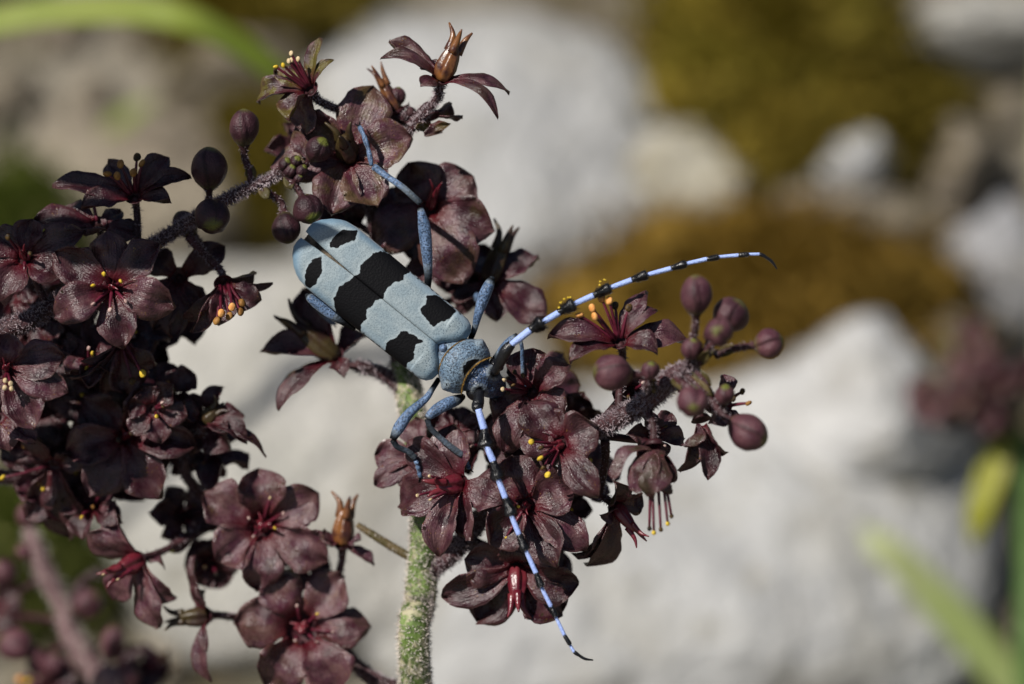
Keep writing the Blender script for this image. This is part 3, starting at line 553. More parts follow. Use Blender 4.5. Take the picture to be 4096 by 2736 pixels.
flower(Lp, 5, (330, 520), -1.3, (0, .1, 1), [(60, 620, 250), (400, 900, 260), (620, 560, 260), (160, 320, 250), (460, 260, 240)], bloom_sheen=.05)
for k, x, y, w, l, ax, dz, bl, gr in [(3, 125, 765, 103, 128, (0, 1), -.2, .15, .5), (3, 610, 905, 92, 95, (.5, .6, .5), -.1, .0, 1.0), (3, 545, 1295, 105, 105, (.3, -.6, .6), -.05, .0, .8), (3, 405, 1420, 100, 110, (.2, -1), -.3, .0, .2),
        (4, 1540, 230, 146, 160, (0, 1), -.2, .15, .2), (4, 1565, 575, 138, 148, (.15, -.5, .8), .1, .0, .5), (4, 1370, 640, 90, 110, (-.5, .7), -.6, .1, .3)]:
    bud(Lp, k, x, y, w, l, ax, dz, bl, gr)
for x, y, r in [(395, 1000, 46), (465, 985, 44), (430, 1045, 48), (505, 1045, 46), (485, 1095, 36)]: bud(Lp, 3, x, y, r, r * 1.1, (.4, .5, .6), -.18, 0, 1.2, hd=0)
flower(Lp, 4, (60, 1180), -.9, (0, .1, 1), [(-150, 1080, 260), (150, 980, 250), (300, 1160, 250), (180, 1400, 260), (-80, 1400, 260)], bloom_sheen=.05)
flower(Lp, 5, (700, 1000), -1.5, (0, .1, 1), [(420, 1150, 300), (560, 760, 280), (860, 1300, 280), (1000, 1050, 280), (840, 780, 280)], bloom_sheen=.05)
flower(Lp, 5, (1120, 600), -1.5, (0, .1, 1), [(900, 450, 280), (1200, 380, 260), (1400, 620, 260), (1250, 860, 280), (960, 820, 280)], bloom_sheen=.05)
fill(Lp, [(60, 690), (160, 720), (30, 830), (180, 890), (60, 1010), (150, 1060), (330, 840), (400, 1010), (470, 960), (300, 760), (240, 1000), (420, 720), (90, 600), (490, 1040), (210, 1160), (120, 1130), (380, 900), (20, 920), (300, 1080)], 82, -1.7, -.9, .1)
fill(Lp, [(290, 640), (120, 800), (210, 820), (350, 940)], 72, -.7, -.4, .15)
M_SHADELF = simple('shade_leaf', (.05, .085, .018), (.08, .12, .03), 1.2, .5, .4, .3, 6, thin=((.12, .2, .02), .12))  # for leaves added out of view to shade the left flowers
TS = 6.5
def over(fx, fy, dz=-.2, t=TS): return at(fx, fy, dz) + SUN * t  # point shifted sunward from the spot an added leaf should shade
e0 = over(-350, 1500); e1 = over(-250, 900); e2 = over(-120, 560)
Lp.branch('stem', [lb + Vector((-.3, -.3, 0)), (lb + e0) / 2 + Vector((-1, -1.5, 0)), e0, e1, e2], [.2, .18, .14, .12, .06], M_BRANCH, 100, .05, 1, attach=False)  # added unseen stem holding up the shading leaves
for (a, b, w, sd) in [(e2, over(1040, 690), .9, 1), (e1, over(1400, 950, .15), .6, 2), (e1, over(940, 1200), .4, 3), (e0, over(720, 1640, -.8), .4, 4)]:
    petal(Lp.root, a, b, SUN, w, .06, .1, name='leaf', nt=22, ns=8, mats=[M_SHADELF, M_SHADELF], seed=sd, th=.03)  # unseen leaf, shaped and placed for the shade it casts
Lp.finish()

# ------------------------------------------------------------------ hellebores out of focus
Z = -4.6
q0 = pt(6, 760, 1620, Z); qb = down(q0, .3, .6)
Bp = Plant(qb, 'blurred hellebore raceme of small pinkish buds, low behind the sharp flowers')
Bp.branch('stem', [qb, (qb + q0) / 2, q0, pt(6, 600, 1330, Z), pt(6, 450, 1080, Z), pt(6, 395, 900, Z), pt(6, 290, 700, Z), pt(6, 200, 480, Z), pt(6, 180, 400, Z)], [.2, .17, .16, .15, .14, .11, .12, .1, .05], simple('branch_pale', (.13, .07, .075), (.22, .14, .14), 3, .6, .3), 500, .08, 0)
Bp.branch('branch', [pt(6, 420, 960, Z), pt(6, 500, 770, Z), pt(6, 640, 680, Z - .3)], [.06, .05, .04], M_BRANCH, 150, .06, 1)
for x, y, w, l, ax, dz, bl, gr in [(180, 335, 78, 85, (0, 1), 0, .9, .4), (25, 690, 85, 95, (-.5, .6), 0, .5, .5), (548, 885, 98, 105, (.5, .4), .2, .5, .35), (105, 1145, 115, 115, (-.5, .3), .3, .75, .1), (700, 1130, 78, 120, (.2, .9), .2, .7, .1),
        (150, 560, 45, 60, (-.5, .5), .1, .9, .2), (250, 1240, 60, 120, (-.4, .6), .2, .7, .1), (790, 1350, 80, 100, (.5, .4), .2, .8, .1), (330, 1270, 70, 80, (.2, .6), .3, .7, .1)]:
    bud(Bp, 6, x, y, w, l, ax, Z + dz, bl, gr, hd=0)
flower(Bp, 6, (300, 1380), Z + .2, (0, .6, .8), [(120, 1420, 180), (240, 1200, 170), (420, 1220, 160), (480, 1400, 180), (330, 1530, 180)], None, [(180, 1370, 'y', .3), (130, 1360, 'o', .3)], bloom_sheen=.4, hd=0, arf=1.4)
flower(Bp, 6, (880, 1290), Z - .2, (.2, .6, .7), [(760, 1180, 180), (1010, 1200, 190), (1060, 1340, 180), (900, 1450, 190), (740, 1420, 180)], None, [(1040, 1190, 'c', .2), (1090, 1290, 'c', .2), (1020, 1230, 'c', .3)], bloom_sheen=.0, hd=0)
flower(Bp, 6, (620, 1460), Z - .2, (0, .5, .8), [(480, 1380, 180), (640, 1300, 180), (780, 1450, 180), (600, 1600, 180)], bloom_sheen=.1, hd=0)
flower(Bp, 6, (-40, 900), Z - .6, (0, .3, .9), [(-200, 800, 220), (110, 800, 200), (130, 1000, 220), (-60, 1100, 230), (-220, 980, 220)], bloom_sheen=.0, hd=0)
Bp.finish()

Z = -12.0
q0 = pt(10, 2120, 1700, Z); qb = down(q0, .3, 2.0)
Rp = Plant(qb, 'far blurred hellebore with brownish red flower head, beside the brown moss')
Rp.branch('stem', [qb, q0, pt(10, 2110, 1000, Z), pt(10, 2080, 600, Z), pt(10, 1990, 420, Z), pt(10, 1850, 250, Z), pt(10, 1760, 60, Z)], [.32, .3, .24, .2, .16, .13, .08], simple('stem_dark_green', (.05, .10, .02), (.09, .16, .04), 3, .6, .3), 0, .06, 0)
rnd = random.Random(31)
for i in range(22):
    a = rnd.uniform(0, 6.283); r = math.sqrt(rnd.random()); cx = 1860 + 260 * r * math.cos(a); cy = 250 + 190 * r * math.sin(a); n = (math.cos(a) * .6, -math.sin(a) * .6 + .2, .7); g = rnd.uniform(0, 1); L = 85
    flower(Rp, 10, (cx, cy), Z + rnd.uniform(0, 1), n, [(cx + L * math.cos(g + j * 1.047), cy + L * math.sin(g + j * 1.047), 70) for j in range(6)], bloom_sheen=rnd.uniform(.8, 1.4), green=.5, hd=0)
M_LEAFY = simple('leaf_yellow_green', (.30, .30, .03), (.38, .36, .05), .6, .45, .4, .2, 3, thin=((.4, .42, .04), .3))
M_LEAFG = simple('leaf_green', (.10, .17, .045), (.15, .23, .07), .5, .45, .4, .2, 3, thin=((.2, .35, .05), .25))
PROF_L = PROF
petal(Rp.root, pt(10, 2045, 330, Z), pt(10, 1840, 980, Z + .2), camvec((-.3, .1, .9)), .42, .12, .12, nt=16, ns=8, name='leaf', th=.04, mats=[M_LEAFY, M_LEAFY], seed=3)
Rp.finish()

# ------------------------------------------------------------------ grass
M_GR = simple('grass_blade', (.20, .27, .030), (.30, .35, .07), .3, .45, .4, .2, 4, thin=((.35, .45, .05), .3))
M_GR2 = simple('grass_blade_pale', (.30, .36, .13), (.40, .43, .22), .3, .45, .4, .2, 4, thin=((.4, .5, .1), .3))
M_DRY = simple('grass_dry', (.30, .26, .12), (.40, .36, .2), .4, .6, .3)
def blade(pts, wid, mat, label, nrm, cat='grass', group='grass blades'):
    S = spline([tuple(p) + (w,) for p, w in zip(pts, wid)], 10); V = []; F = []; N0 = camvec(nrm)
    T = np.gradient(S[:, :3], axis=0)
    for p, t in zip(S, T):
        t = Vector(t).normalized(); n = (N0 - t * N0.dot(t)).normalized(); sd = t.cross(n); c = Vector(p[:3]); w = max(p[3], .01) / 2
        V += [c - sd * w + n * w * .3, c - sd * w * .45 + n * w * .06, c, c + sd * w * .45 + n * w * .06, c + sd * w + n * w * .3]
        V += [v - n * .018 for v in V[-5:]]
    m = len(S)
    for i in range(m - 1):
        b = i * 10; e = b + 10
        for j in range(4): F += [(b + j, b + j + 1, e + j + 1, e + j), (b + 5 + j, e + 5 + j, e + 6 + j, b + 6 + j)]
        F += [(b, e, e + 5, b + 5), (b + 4, b + 9, e + 9, e + 4)]
    for b in (0, (m - 1) * 10): F.append((b, b + 1, b + 2, b + 3, b + 4, b + 9, b + 8, b + 7, b + 6, b + 5))
    o = mesh('grass_blade', V, F, mat, origin=Vector(S[0][:3])); return tag(o, label, cat, group)
def root(p, dx=0, dy=0): return gpt(Vector((p.x + dx, p.y + dy, 0)), .2)
Z = -10
p = pt(11, -700, 900, Z)
blade([root(p, -.5, 1), p, pt(11, -300, 260, Z), pt(11, 100, 115, Z), pt(11, 500, 70, Z), pt(11, 900, 75, Z), pt(11, 1200, 140, Z), pt(11, 1500, 290, Z - .3), pt(11, 1750, 470, Z - .6), pt(11, 1900, 600, Z - .9)],
      [.3, .34, .38, .4, .42, .42, .40, .36, .28, .05], M_GR, 'bright green grass blade arching over behind the top left flowers', (0, .3, .95))
Z = -14.5
p = pt(10, 2350, 2000, Z)
blade([root(p, .5, .5), p, pt(10, 2050, 1620, Z), pt(10, 1850, 1380, Z), pt(10, 1650, 1160, Z), pt(10, 1450, 970, Z), pt(10, 1200, 890, Z - .5), pt(10, 980, 850, Z - 1), pt(10, 780, 750, Z - 1.5)],
      [.45, .5, .55, .58, .55, .4, .22, .14, .05], M_GR2, 'pale green grass blade crossing the light grey slab', (0, .2, .95))
Z = -13
p = at(4280, 2900, Z)
blade([root(p, .2, .5), p, at(4235, 2300, Z), at(4215, 1700, Z), at(4205, 1100, Z), at(4190, 500, Z), at(4190, 100, Z - 1), at(4190, -250, Z - 2)], [.6, .6, .6, .55, .5, .42, .3, .05], M_GR2, 'tall upright grass blade behind the far blurred flower head', (.2, 0, .95))
rnd = random.Random(77)
for i, (dx, dy) in enumerate([(-60, 430), (60, 560), (-90, 640), (160, 470), (-150, 60), (40, 1330), (-60, 1180)]):
    f = cf('d', dx, dy); g = gnd(*f); t = g + UP * rnd.uniform(1.6, 3) + RIGHT * rnd.uniform(-1.5, 1.5) - FWD * rnd.uniform(0, 2)
    blade([gpt(g, .1), g * .5 + t * .5 + UP * .3, t], [.25, .3, .03], M_GR, 'short green grass blade growing from the moss on the slope', (rnd.uniform(-.4, .4), .3, .9), group='short grass on the slope')

# ------------------------------------------------------------------ beetle
def beetle_mat(name, c1, c2, dark, punct, rough=.5, spec=.35, scale=55, fs=95, fk=.5, bs=.6, ms=.004):
    s = NT(name); co = s.tc.outputs['Object']; mk = s.attr('mark'); fine = s.noise(fs, co, 3, .65)
    c = s.mix(s.ramp(s.noise(6, co), .35, .65), c1, c2)
    pits = s.vor(scale, co); pz = s.math('MULTIPLY', s.ramp(pits, .16, .34, 1, 0), s.ramp(s.attr('pit'), 0, 1, punct[0], punct[1]))
    c = s.mix(pz, c, dark); c = s.mix(s.ramp(fine, .42, .66, 0, fk), c, dark)
    c = s.mix(s.ramp(s.attr('rim'), 0, 1, 0, .75), c, (.10, .20, .30))  # bluer margins: own colour, with a grazing-light tint put in too
    c = s.mix(s.math('MULTIPLY', s.ramp(mk, -.045, -.012), .3), c, (.46, .53, .55))
    m = s.ramp(s.math('ADD', mk, s.math('MULTIPLY', s.math('SUBTRACT', s.noise(17, co, 3), .5), .05)), -ms, ms)
    col = s.mix(m, c, (.0035, .0035, .0045))
    h = s.math('ADD', s.math('MULTIPLY', pits, .7), s.math('MULTIPLY', fine, .5))
    s.done(col, s.ramp(m, 0, 1, rough, .62), s.ramp(m, 0, 1, spec, .12), s.bump(h, bs, .014), Sheen_Weight=s.ramp(m, 0, 1, .15, .0)); return s.m
M_ELY = beetle_mat('wing_case_blue', (.235, .30, .335), (.285, .345, .37), (.03, .055, .085), (.14, 1.0), .55, .3, 40, 80, .4, .3)
M_BODY = beetle_mat('body_blue', (.10, .165, .25), (.17, .25, .335), (.006, .010, .02), (.95, .95), .5, .4, 40, 42, .85)
M_HEAD = beetle_mat('head_blue', (.012, .028, .075), (.06, .105, .20), (.002, .003, .006), (1, 1), .38, .6, 34, 34, .95, 1.0, .03)
M_LEG = beetle_mat('leg_blue', (.065, .12, .22), (.17, .26, .43), (.006, .011, .024), (.9, .9), .5, .35, 40, 45, .85, .6, .07)
M_ANT = beetle_mat('antenna_blue', (.36, .48, .90), (.42, .54, .93), (.16, .23, .5), (.15, .15), .5, .3, 60)
M_BLK = simple('beetle_black', (.004, .004, .005), (.009, .009, .012), 20, .28, .6, .5, 40)
M_GOLD = simple('golden_fringe', (.10, .055, .015), (.38, .23, .06), 30, .45, .5, .6, 60)
AX, AY = .775, .632
K1 = CR[1][2] * W0 / FPX
def bl(s, q, h):
    """beetle frame: s along the back (tail to head), q to its right, both in crop-1 pixels; h height in cm"""
    return pt(1, s * AX + (q - 62) * AY, s * AY - (q - 62) * AX, h + .02)
def sq(x, y): return (x * AX + y * AY, x * AY - y * AX + 62)
SPOTS = [[(380, 300), (430, 235), (480, 205), (575, 215), (560, 280), (490, 305), (430, 335), (385, 330)],
 [(206, 530), (225, 470), (260, 420), (325, 388), (332, 470), (310, 540), (280, 590), (240, 618), (213, 590)],
 [(620, 430), (690, 370), (740, 360), (800, 372), (880, 435), (950, 500), (905, 522), (895, 560), (830, 575), (790, 610), (765, 650), (755, 690), (700, 700), (680, 740), (640, 765), (640, 830), (600, 870), (596, 950), (500, 880), (425, 800), (408, 690), (430, 640), (450, 600), (520, 560), (550, 530), (590, 510), (595, 460)],
 [(1060, 670), (1130, 660), (1265, 770), (1220, 830), (1150, 850), (1105, 885), (1070, 850), (1020, 790), (1013, 760), (1050, 720)],
 [(880, 920), (910, 912), (960, 940), (1040, 985), (985, 1010), (970, 1060), (970, 1110), (920, 1140), (910, 1185), (840, 1140), (765, 1070), (772, 1000), (800, 980), (850, 960)]]
def sdist(P, poly):
    """signed distance, positive inside, for rows of P"""
    poly = np.asarray(poly, float); P = np.asarray(P, float); d = np.full(len(P), 1e9); ins = np.zeros(len(P), bool)
    for a, b in zip(poly, np.roll(poly, -1, axis=0)):
        e = b - a; w = P - a; t = np.clip((w @ e) / (e @ e), 0, 1); d = np.minimum(d, np.linalg.norm(w - t[:, None] * e, axis=1))
        c = ((a[1] <= P[:, 1]) & (b[1] > P[:, 1])) | ((b[1] <= P[:, 1]) & (a[1] > P[:, 1]))
        x = a[0] + (P[:, 1] - a[1]) / (b[1] - a[1] + 1e-12) * e[0]; ins ^= c & (P[:, 0] < x)
    return np.where(ins, d, -d)
SPQ = [np.array([sq(*p) for p in s]) for s in SPOTS]
beetle = empty('longhorn_beetle', bl(1100, 0, -.35), 'pale blue longhorn beetle with black blotches and banded antennae, clinging to maroon flowers', 'beetle')

def elytron(side):
    ni, nj = 210, 64; V = []; PQ = []; pit = []; rim = []
    for i in range(ni + 1):
        for j in range(nj + 1):
            th = (j / nj) * math.radians(97); qa = 275 * math.sin(min(th, math.pi / 2)) ** .9; x = i / ni
            s0 = float(np.interp(qa, [0, 40, 90, 150, 210, 245, 263, 275], [306, 300, 304, 335, 390, 440, 480, 560])); s1 = float(np.interp(qa, [0, 40, 90, 160, 220, 255, 275], [1520, 1545, 1600, 1648, 1640, 1612, 1565]))
            s = s0 + (s1 - s0) * x; gap = max(0, (760 - s) / 470) ** 1.3 * 26 + 1.2
            q = qa + gap * (1 - qa / 275)
            wide = float(np.interp(s, [300, 560, 900, 1400, 1650], [.985, 1.0, 1.0, .985, .97])); q *= wide
            H = .235 * float(np.interp(s, [300, 420, 700, 1300, 1500, 1600, 1650], [.66, .86, 1, 1.0, .98, .86, .66])); ed = min(1, min(x, 1 - x) * ni / 12.); ed = math.sqrt(1 - (1 - ed) ** 2)
            h = H * max(0, math.cos(th)) ** .48 - (max(0, th - math.pi / 2)) * .6
            h = h * (.72 + .28 * ed) - (1 - ed) * .03 - .012 * math.exp(-(qa / 9) ** 2)
            if s > 1480: h += .02 * math.exp(-((qa - 200) / 60) ** 2)
            V.append(bl(s, q * side, h)); PQ.append((s, q * side)); rim.append(max(max(0, (qa - 205) / 70), max(0, (s0 + 110 - s) / 110), max(0, (s - s1 + 110) / 110))); pit.append(max(0, min(1, (s - 1330) / 250)) + .12 * (qa > 235))
    PQ = np.array(PQ); mk = np.max([sdist(PQ, p) for p in SPQ], axis=0) * K1
    mk = np.maximum(mk, np.where(PQ[:, 0] > 800, (np.abs(PQ[:, 1]) - 269) * K1 * .5, -1))
    F = []; k = nj + 1; m = len(V)
    for i in range(ni):
        for j in range(nj):
            f = (i * k + j, (i + 1) * k + j, (i + 1) * k + j + 1, i * k + j + 1); F.append(f if side < 0 else f[::-1])
    lo = [v + FWD * .022 for v in V]
    G = [tuple(x + m for x in f[::-1]) for f in F]
    for i in range(ni):
        for j in (0, nj): G.append((i * k + j, (i + 1) * k + j, (i + 1) * k + j + m, i * k + j + m))
    for j in range(nj):
        for i in (0, ni): G.append((i * k + j, i * k + j + 1, i * k + j + 1 + m, i * k + j + m))
    return mesh('wing_case', V + lo, F + G, M_ELY, beetle, V[0], attrs={'mark': np.concatenate([mk, mk]), 'pit': pit + pit, 'rim': rim + rim})
elytron(-1); elytron(1)

# trunk, neck shield and head as one continuous surface:   s, half width, bow forward at the sides, top, bottom, slot
SEC = [(330, 30, 0, .02, -.03, 0), (380, 130, 0, .06, -.08, 0), (480, 205, 0, .10, -.14, 0), (700, 238, 0, .12, -.22, 0), (1100, 244, 0, .12, -.26, 0), (1450, 235, 0, .12, -.24, 0), (1540, 200, 20, .14, -.2, 0),
       (1575, 160, 40, .16, -.16, 0), (1590, 152, 52, .175, -.15, 0), (1597, 162, 54, .205, -.16, 1), (1603, 169, 54, .225, -.17, 0), (1630, 184, 52, .255, -.19, 0), (1670, 196, 44, .28, -.2, 0), (1710, 207, 36, .285, -.2, 0), (1740, 210, 34, .28, -.2, 0), (1770, 200, 40, .262, -.19, 0),
       (1790, 180, 50, .235, -.18, 0), (1799, 168, 54, .222, -.17, 1), (1806, 158, 54, .212, -.17, 2), (1812, 140, 50, .185, -.15, 2), (1822, 134, 46, .185, -.15, 2), (1850, 138, 36, .21, -.16, 2), (1890, 136, 22, .215, -.2, 2), (1930, 128, 8, .205, -.23, 2), (1965, 112, 0, .165, -.25, 2),
       (2000, 98, -10, .10, -.26, 2), (2040, 88, -20, .03, -.26, 2), (2075, 72, -25, -.04, -.25, 2), (2095, 40, -15, -.10, -.22, 2)]
ns = 56; S = []
for a, b in zip(SEC, SEC[1:]):
    nn = 4 if b[0] - a[0] > 14 else 2
    for t in np.linspace(0, 1, nn, endpoint=False): S.append([a[i] * (1 - t) + b[i] * t for i in range(5)] + [a[5]])
S.append(list(SEC[-1])); V = []; F = []; I = []; mk = []
for s, w, bow, tp, bt, sl_ in S:
    turn = max(0, (s - 1800) / 280.) * 22
    for j in range(ns):
        a = 2 * math.pi * j / ns; cq, sh = math.cos(a), math.sin(a); e = .85
        q = w * math.copysign(abs(cq) ** e, cq); mid = (tp + bt) / 2 if bt > -.1 else -.02; h = mid + (tp - mid if sh > 0 else mid - bt) * math.copysign(abs(sh) ** e, sh)
        ss = s + bow * (q / w) ** 2
        for ks, kq, kh, ka in ((1735, 196, .10, .035), (1735, -196, .10, .035)):
            d = math.hypot(ss - ks, q - kq) * K1
            if sh > -.2: q += math.copysign(22 * math.exp(-(d / .05) ** 2), kq)
        if sl_ == 2 and sh > 0:
            for kq in (-72, 80): h += .05 * math.exp(-((ss - 1925) ** 2 + (q - kq) ** 2) / 900.)      # antenna sockets
            h -= .045 * math.exp(-(q / 20) ** 2) * (ss > 1850); h += .03 * mnoise.noise(Vector((ss * .02, q * .02, 3)))
            for kq in (-60, 66): h += .035 * math.exp(-((ss - 1985) ** 2 + (q - kq) ** 2) / 500.)
        V.append(bl(ss, q + turn, h)); d1 = .105 - math.hypot((ss - 1812) * 1.0, (q - 18) * .82) * K1 * 1.05
        for ks, kq in ((1738, -178), (1726, 190)): d1 = max(d1, .016 - math.hypot(ss - ks, q - kq) * K1)
        if sl_ == 2 and sh > 0: mk.append(max(.065 - math.hypot(ss - 1945, q - 88) * K1, .065 - math.hypot(ss - 1945, q + 84) * K1)); continue
        mk.append(max(-.2, d1) if (sl_ == 0 and sh > 0 and ss > 1600) else -.2)
m = len(S)
for i in range(m - 1):
    for j in range(ns):
        k = (j + 1) % ns; F.append((i * ns + j, (i + 1) * ns + j, (i + 1) * ns + k, i * ns + k)); I.append(3 if S[i][0] < 1500 else S[i][5])
F.append(tuple(range(ns))); I.append(0); F.append(tuple((m - 1) * ns + j for j in range(ns - 1, -1, -1))); I.append(2)
body = mesh('body', V, F, [M_BODY, M_GOLD, M_HEAD, simple('abdomen_brown', (.03, .022, .014), (.16, .12, .075), 14, .5, .4, .8, 40)], beetle, bl(1100, 0, 0), I, attrs={'mark': mk, 'pit': [.7] * len(V)})
V, F, U = ellipsoid(bl(1562, 4, .0), camvec((0, 0, 1)), .215, 44 * K1, 16, 12); mesh('scutellum', V, F, M_LEG, body, attrs={'mark': [-.2] * len(V), 'pit': [.5] * len(V)})
for q in (-118, 150):
    V, F, U = ellipsoid(bl(1925, q, .05), bl(1925, q * 1.3, .08) - bl(1925, q, .05), .05, .085, 18, 12); mesh('eye', V, F, M_BLK, body)
for q, ls in ((-60, 1), (60, 1)):
    V, F = stube([bl(2060, q * .6, -.2), bl(2110, q, -.24), bl(2135, q * .9, -.3), bl(2150, q * .6, -.34)], [.03, .03, .026, .02], 4, 7); mesh('palp', V, F, M_BLK, body)
# gold hairs on the two margins of the neck shield
hb = MB(); rnd = random.Random(3)
for s, w, tp, bow in ((1594, 158, .195, 53), (1803, 164, .215, 54)):
    for _ in range(1200):
        a = rnd.uniform(.05, math.pi - .05); q = w * math.cos(a); c = bl(s + bow * (q / w) ** 2, q, -.02 + (tp + .03) * math.sin(a) ** .85)
        d = (bl(s + rnd.uniform(3, 15) + bow * (q / w) ** 2, q * rnd.uniform(.97, 1.06), (tp + .02) * math.sin(a) ** .85 + rnd.uniform(.0, .05)) - c); sd = d.orthogonal().normalized() * .0035
        hb.add([c - sd, c + sd, c + d * .8], [(0, 1, 2)])
tag(hb.build('fringe_hairs', M_GOLD, body, smooth=False), kind='stuff')

def antenna(scape, segs, tip, r0, r1, dz):
    """scape: crop points of the black first joint; segs: (start, blue end, black end) per joint"""
    k, pts = scape; P = [Vector(p) for p in pts]
    mb = MB(); mb.add(*stube(P, [.045, .062, .066, .05][:len(P)], 6, 14)); an = mb.build('antenna', M_BLK, beetle, P[0])
    n = len(segs)
    for i, (a, b, c) in enumerate(segs):
        t = i / (n - 1); r = r0 * (1 - t) + r1 * t; mb = MB(); kn = r * float(np.interp(t, [0, .35, .7, 1], [2.15, 1.9, 1.35, 1.15]))
        rb = r * 1.04; m = a.lerp(b, .5)
        V, F = stube([a, m, b], [r * .88, r, rb], 5, 12); mb.add(V, F, 0, None, [-.2] * len(V))
        b0 = b.lerp(a, .05); V, F = stube([b0, b.lerp(c, .35), b.lerp(c, .72), b.lerp(c, .93), c], [rb * 1.06, r * 1.25, kn, kn * .92, r * .7], 5, 14, wob=.25); mb.add(V, F, 1)
        ax = (c - b).normalized()
        if t < .75:
            for _ in range(260):      # brush of black hairs
                f = rnd.uniform(.1, .9); d = Vector((rnd.gauss(0, 1), rnd.gauss(0, 1), rnd.gauss(0, 1))); d = (d - ax * d.dot(ax)).normalized(); p = b.lerp(c, f) + d * kn * .72; e = p + d * kn * .75 * rnd.uniform(.4, 1) + ax * kn * .7; w = d.cross(ax) * .004
                mb.add([p - w, p + w, e], [(0, 1, 2)], 1)
        mb.build('antenna_segment', [M_ANT, M_BLK], an, a)
    mb = MB(); mb.add(*stube([segs[-1][2].lerp(segs[-1][1], .3)] + tip, [r1 * 1.0] + [r1 * .95] * (len(tip) - 1) + [r1 * .45], 6, 10)); mb.build('antenna_segment', M_BLK, an)
    return an
def S8(a, b, c, dz): return (pt(8, *a, dz), pt(8, *b, dz), pt(8, *c, dz))
RA = [((pt(1, 1645, 1010, .42), pt(1, 1785, 902, .5), pt(1, 1868, 850, .5)))]
for a, b, c, dz in [((-4, 488), (28, 455), (95, 402), .5), ((88, 408), (165, 362), (240, 318), .5), ((235, 322), (335, 278), (415, 240), .48), ((410, 243), (520, 203), (592, 178), .45), ((588, 180), (710, 148), (780, 126), .42), ((775, 127), (882, 103), (935, 94), .4), ((930, 94), (1035, 85), (1080, 81), .37), ((1076, 81), (1132, 80), (1160, 92), .34)][1:]:
    RA.append(S8(a, b, c, dz))
antenna((1, [bl(1945, 95, .2), pt(1, 1575, 1120, .34), pt(1, 1610, 1050, .4), pt(1, 1650, 1005, .42)]), RA, [pt(8, 1190, 115, .32), pt(8, 1216, 152, .3)], .040, .017, .45)
def S7(a, b, c, dz): return (pt(7, *a, dz), pt(7, *b, dz), pt(7, *c, dz))
LA = [S7((708, 50), (742, 165), (752, 262), .42)] + [S7(a, b, c, dz) for a, b, c, dz in [((752, 250), (793, 342), (820, 440), .46), ((815, 430), (860, 545), (893, 640), .48), ((888, 632), (936, 748), (972, 832), .5), ((968, 824), (1030, 962), (1056, 1034), .5), ((1052, 1026), (1112, 1143), (1136, 1196), .48), ((1132, 1188), (1186, 1303), (1216, 1352), .46), ((1212, 1348), (1238, 1392), (1262, 1408), .44)]]
antenna((7, [bl(1950, -75, .2), pt(1, 1420, 1400, .32), pt(1, 1410, 1440, .36), pt(7, 706, 48, .42)]), LA, [pt(7, 1295, 1428, .42), pt(7, 1342, 1436, .4)], .040, .017, .45)
for x, y in ((368, 214), (380, 206), (360, 224), (188, 298), (204, 292), (222, 290), (172, 318), (160, 336), (178, 308)):
    V, F, U = ellipsoid(pt(8, x + rnd.uniform(-5, 5), y + rnd.uniform(-3, 6), .55), (rnd.gauss(0, 1), rnd.gauss(0, 1), .2), rnd.uniform(.010, .02), rnd.uniform(.007, .013), 7, 5, lambda v, a: 1 + .3 * math.sin(a * 2 + v * 5)); mesh('pollen_grain', V, F, M_AY, beetle)

def leg(femur, tibia, tarsus, fr, tr=.032, sr=.034):
    """femur, tibia, tarsus: lists of points; fr radii along the femur"""
    def piece(name, P, R, parent, dark):
        S = spline([tuple(p) + (r, d) for p, r, d in zip(P, R, dark)], 9); V, F = tube(S[:, :3], np.maximum(S[:, 3], .006), 12); mk = np.repeat(S[:, 4], 12)
        return mesh(name, V, F, M_LEG, parent, P[0], attrs={'mark': mk, 'pit': [.5] * len(V)})
    f = piece('leg', femur, fr, beetle, [.1, .03] + [-.1] * (len(femur) - 4) + [-.06, .08])
    if tibia: piece('tibia', tibia[0], [tr * 1.0] + [tr] * (len(tibia[0]) - 2) + [tr * 1.15], f, tibia[1])
    if tarsus:
        P = tarsus; S = spline([tuple(p) for p in P], 8); n = len(S); R = [sr * (.75 + .4 * abs(math.sin(i / n * 3.14 * 3))) for i in range(n)]; V, F = tube(S, R, 10, flat=.7)
        mb = MB(); mb.add(V, F, 0, None, [-.1] * len(V)); e = Vector(S[-1]); d = Vector(S[-1] - S[-3]).normalized(); sd = d.cross(FWD).normalized()
        for sg in (-1, 1):
            V, F = stube([e, e + d * .04 + sd * sg * .02, e + d * .06 + sd * sg * .03 + FWD * .03], [.012, .009, .004], 3, 6); mb.add(V, F, 0, None, [.1] * len(V))
        o = mb.build('tarsus', M_LEG, f, P[0])
# hind right
leg([pt(1, 1060, 640, -.1), pt(1, 1068, 520, .05), pt(1, 1055, 330, .15), pt(1, 1040, 190, .18), pt(1, 1022, 95, .18), pt(1, 1012, 55, .17)], [pt(3, 1293, 1262, .17), pt(3, 1180, 1160, .16), pt(3, 1060, 1075, .1), pt(3, 985, 1020, .05)] and ([pt(3, 1293, 1262, .17), pt(3, 1180, 1160, .14), pt(3, 1070, 1082, .08), pt(3, 985, 1020, .0)], [.05, -.02, -.1, -.1]), [pt(3, 968, 1010, -.02), pt(3, 945, 900, -.06), pt(3, 915, 810, -.1), pt(3, 888, 755, -.14)], [.034, .045, .066, .070, .045, .034], .036, .036)
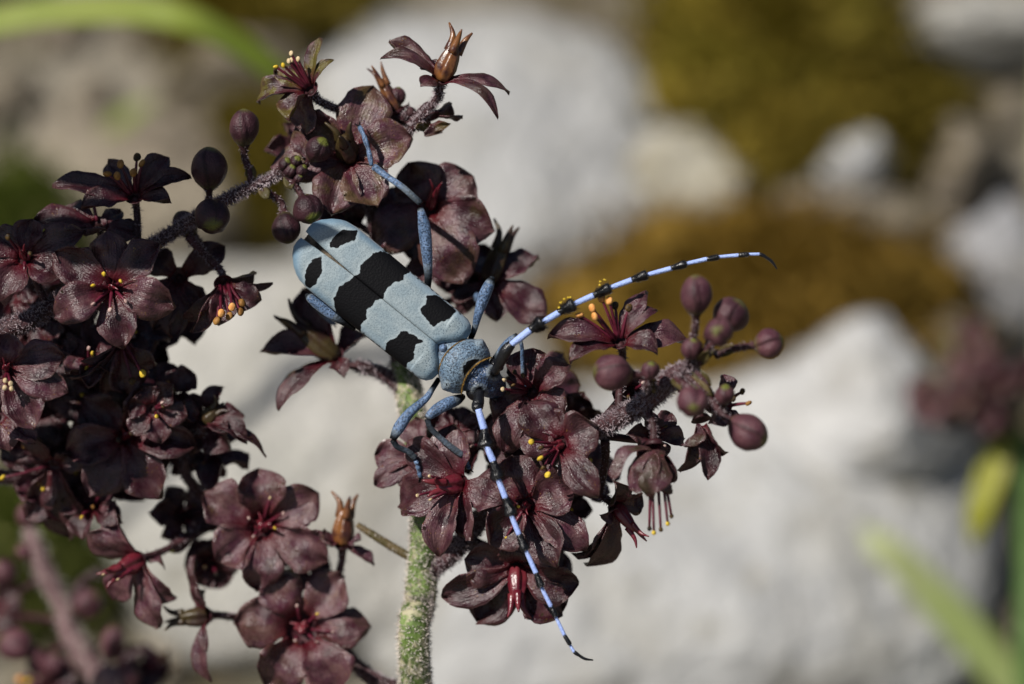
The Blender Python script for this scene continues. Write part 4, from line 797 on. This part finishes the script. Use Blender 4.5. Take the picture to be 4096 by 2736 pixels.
# mid right
leg([pt(1, 1365, 965, -.08), pt(1, 1390, 900, .0), pt(1, 1415, 800, .06), pt(1, 1450, 690, .1), pt(1, 1488, 600, .12), pt(1, 1512, 545, .12)], ([pt(1, 1512, 548, .1), pt(1, 1480, 600, -.15), pt(1, 1450, 680, -.4), pt(1, 1425, 720, -.6)], [.05, 0, -.1, -.1]), [pt(1, 1425, 720, -.6), pt(1, 1410, 690, -.75), pt(1, 1400, 660, -.85)], [.032, .034, .048, .066, .062, .036])
# hind left
leg([pt(1, 560, 890, -.15), pt(1, 440, 825, -.08), pt(1, 370, 780, -.05), pt(1, 300, 725, -.05), pt(1, 250, 685, -.05), pt(1, 228, 665, -.06)], ([pt(1, 228, 668, -.06), pt(1, 250, 720, -.3), pt(1, 300, 760, -.55), pt(1, 340, 800, -.75)], [.05, .05, .02, 0]), [pt(1, 340, 800, -.75), pt(1, 380, 840, -.85), pt(1, 410, 860, -.9)], [.04, .05, .06, .062, .05, .034])
# mid left
leg([pt(1, 1140, 1250, -.1), pt(1, 1095, 1320, .0), pt(1, 1050, 1385, .05), pt(7, 330, 70, .08), pt(7, 272, 150, .1), pt(7, 235, 218, .1)], ([pt(7, 236, 222, .1), pt(7, 262, 258, .06), pt(7, 320, 285, .0), pt(7, 358, 318, -.05)], [.05, .04, .02, .02]), [pt(7, 362, 330, -.06), pt(7, 375, 370, -.1), pt(7, 388, 425, -.14)], [.03, .032, .04, .055, .066, .038])
# fore left
leg([pt(1, 1310, 1370, -.12), pt(1, 1265, 1395, -.02), pt(1, 1200, 1420, .05), pt(1, 1130, 1460, .09), pt(1, 1080, 1500, .1), pt(1, 1058, 1525, .1)], ([pt(2, 18, 1062, .1), pt(2, 60, 1160, .1), pt(2, 190, 1280, .06), pt(2, 335, 1390, .0)], [.05, .04, .01, .02]), [pt(2, 345, 1400, -.01), pt(2, 372, 1450, -.05), pt(2, 395, 1510, -.08)], [.034, .06, .07, .066, .05, .034])
# fore right
leg([pt(2, 600, 560, -.1), pt(2, 660, 500, .0), pt(2, 720, 430, .04), pt(2, 780, 365, .06), pt(2, 835, 315, .06)], ([pt(2, 840, 320, .06), pt(2, 868, 420, .02), pt(2, 872, 560, -.05), pt(2, 880, 700, -.12)], [.05, -.05, -.05, .03]), [pt(2, 884, 715, -.13), pt(2, 900, 770, -.16), pt(2, 920, 830, -.18)], [.034, .05, .062, .056, .034], .022, .024)
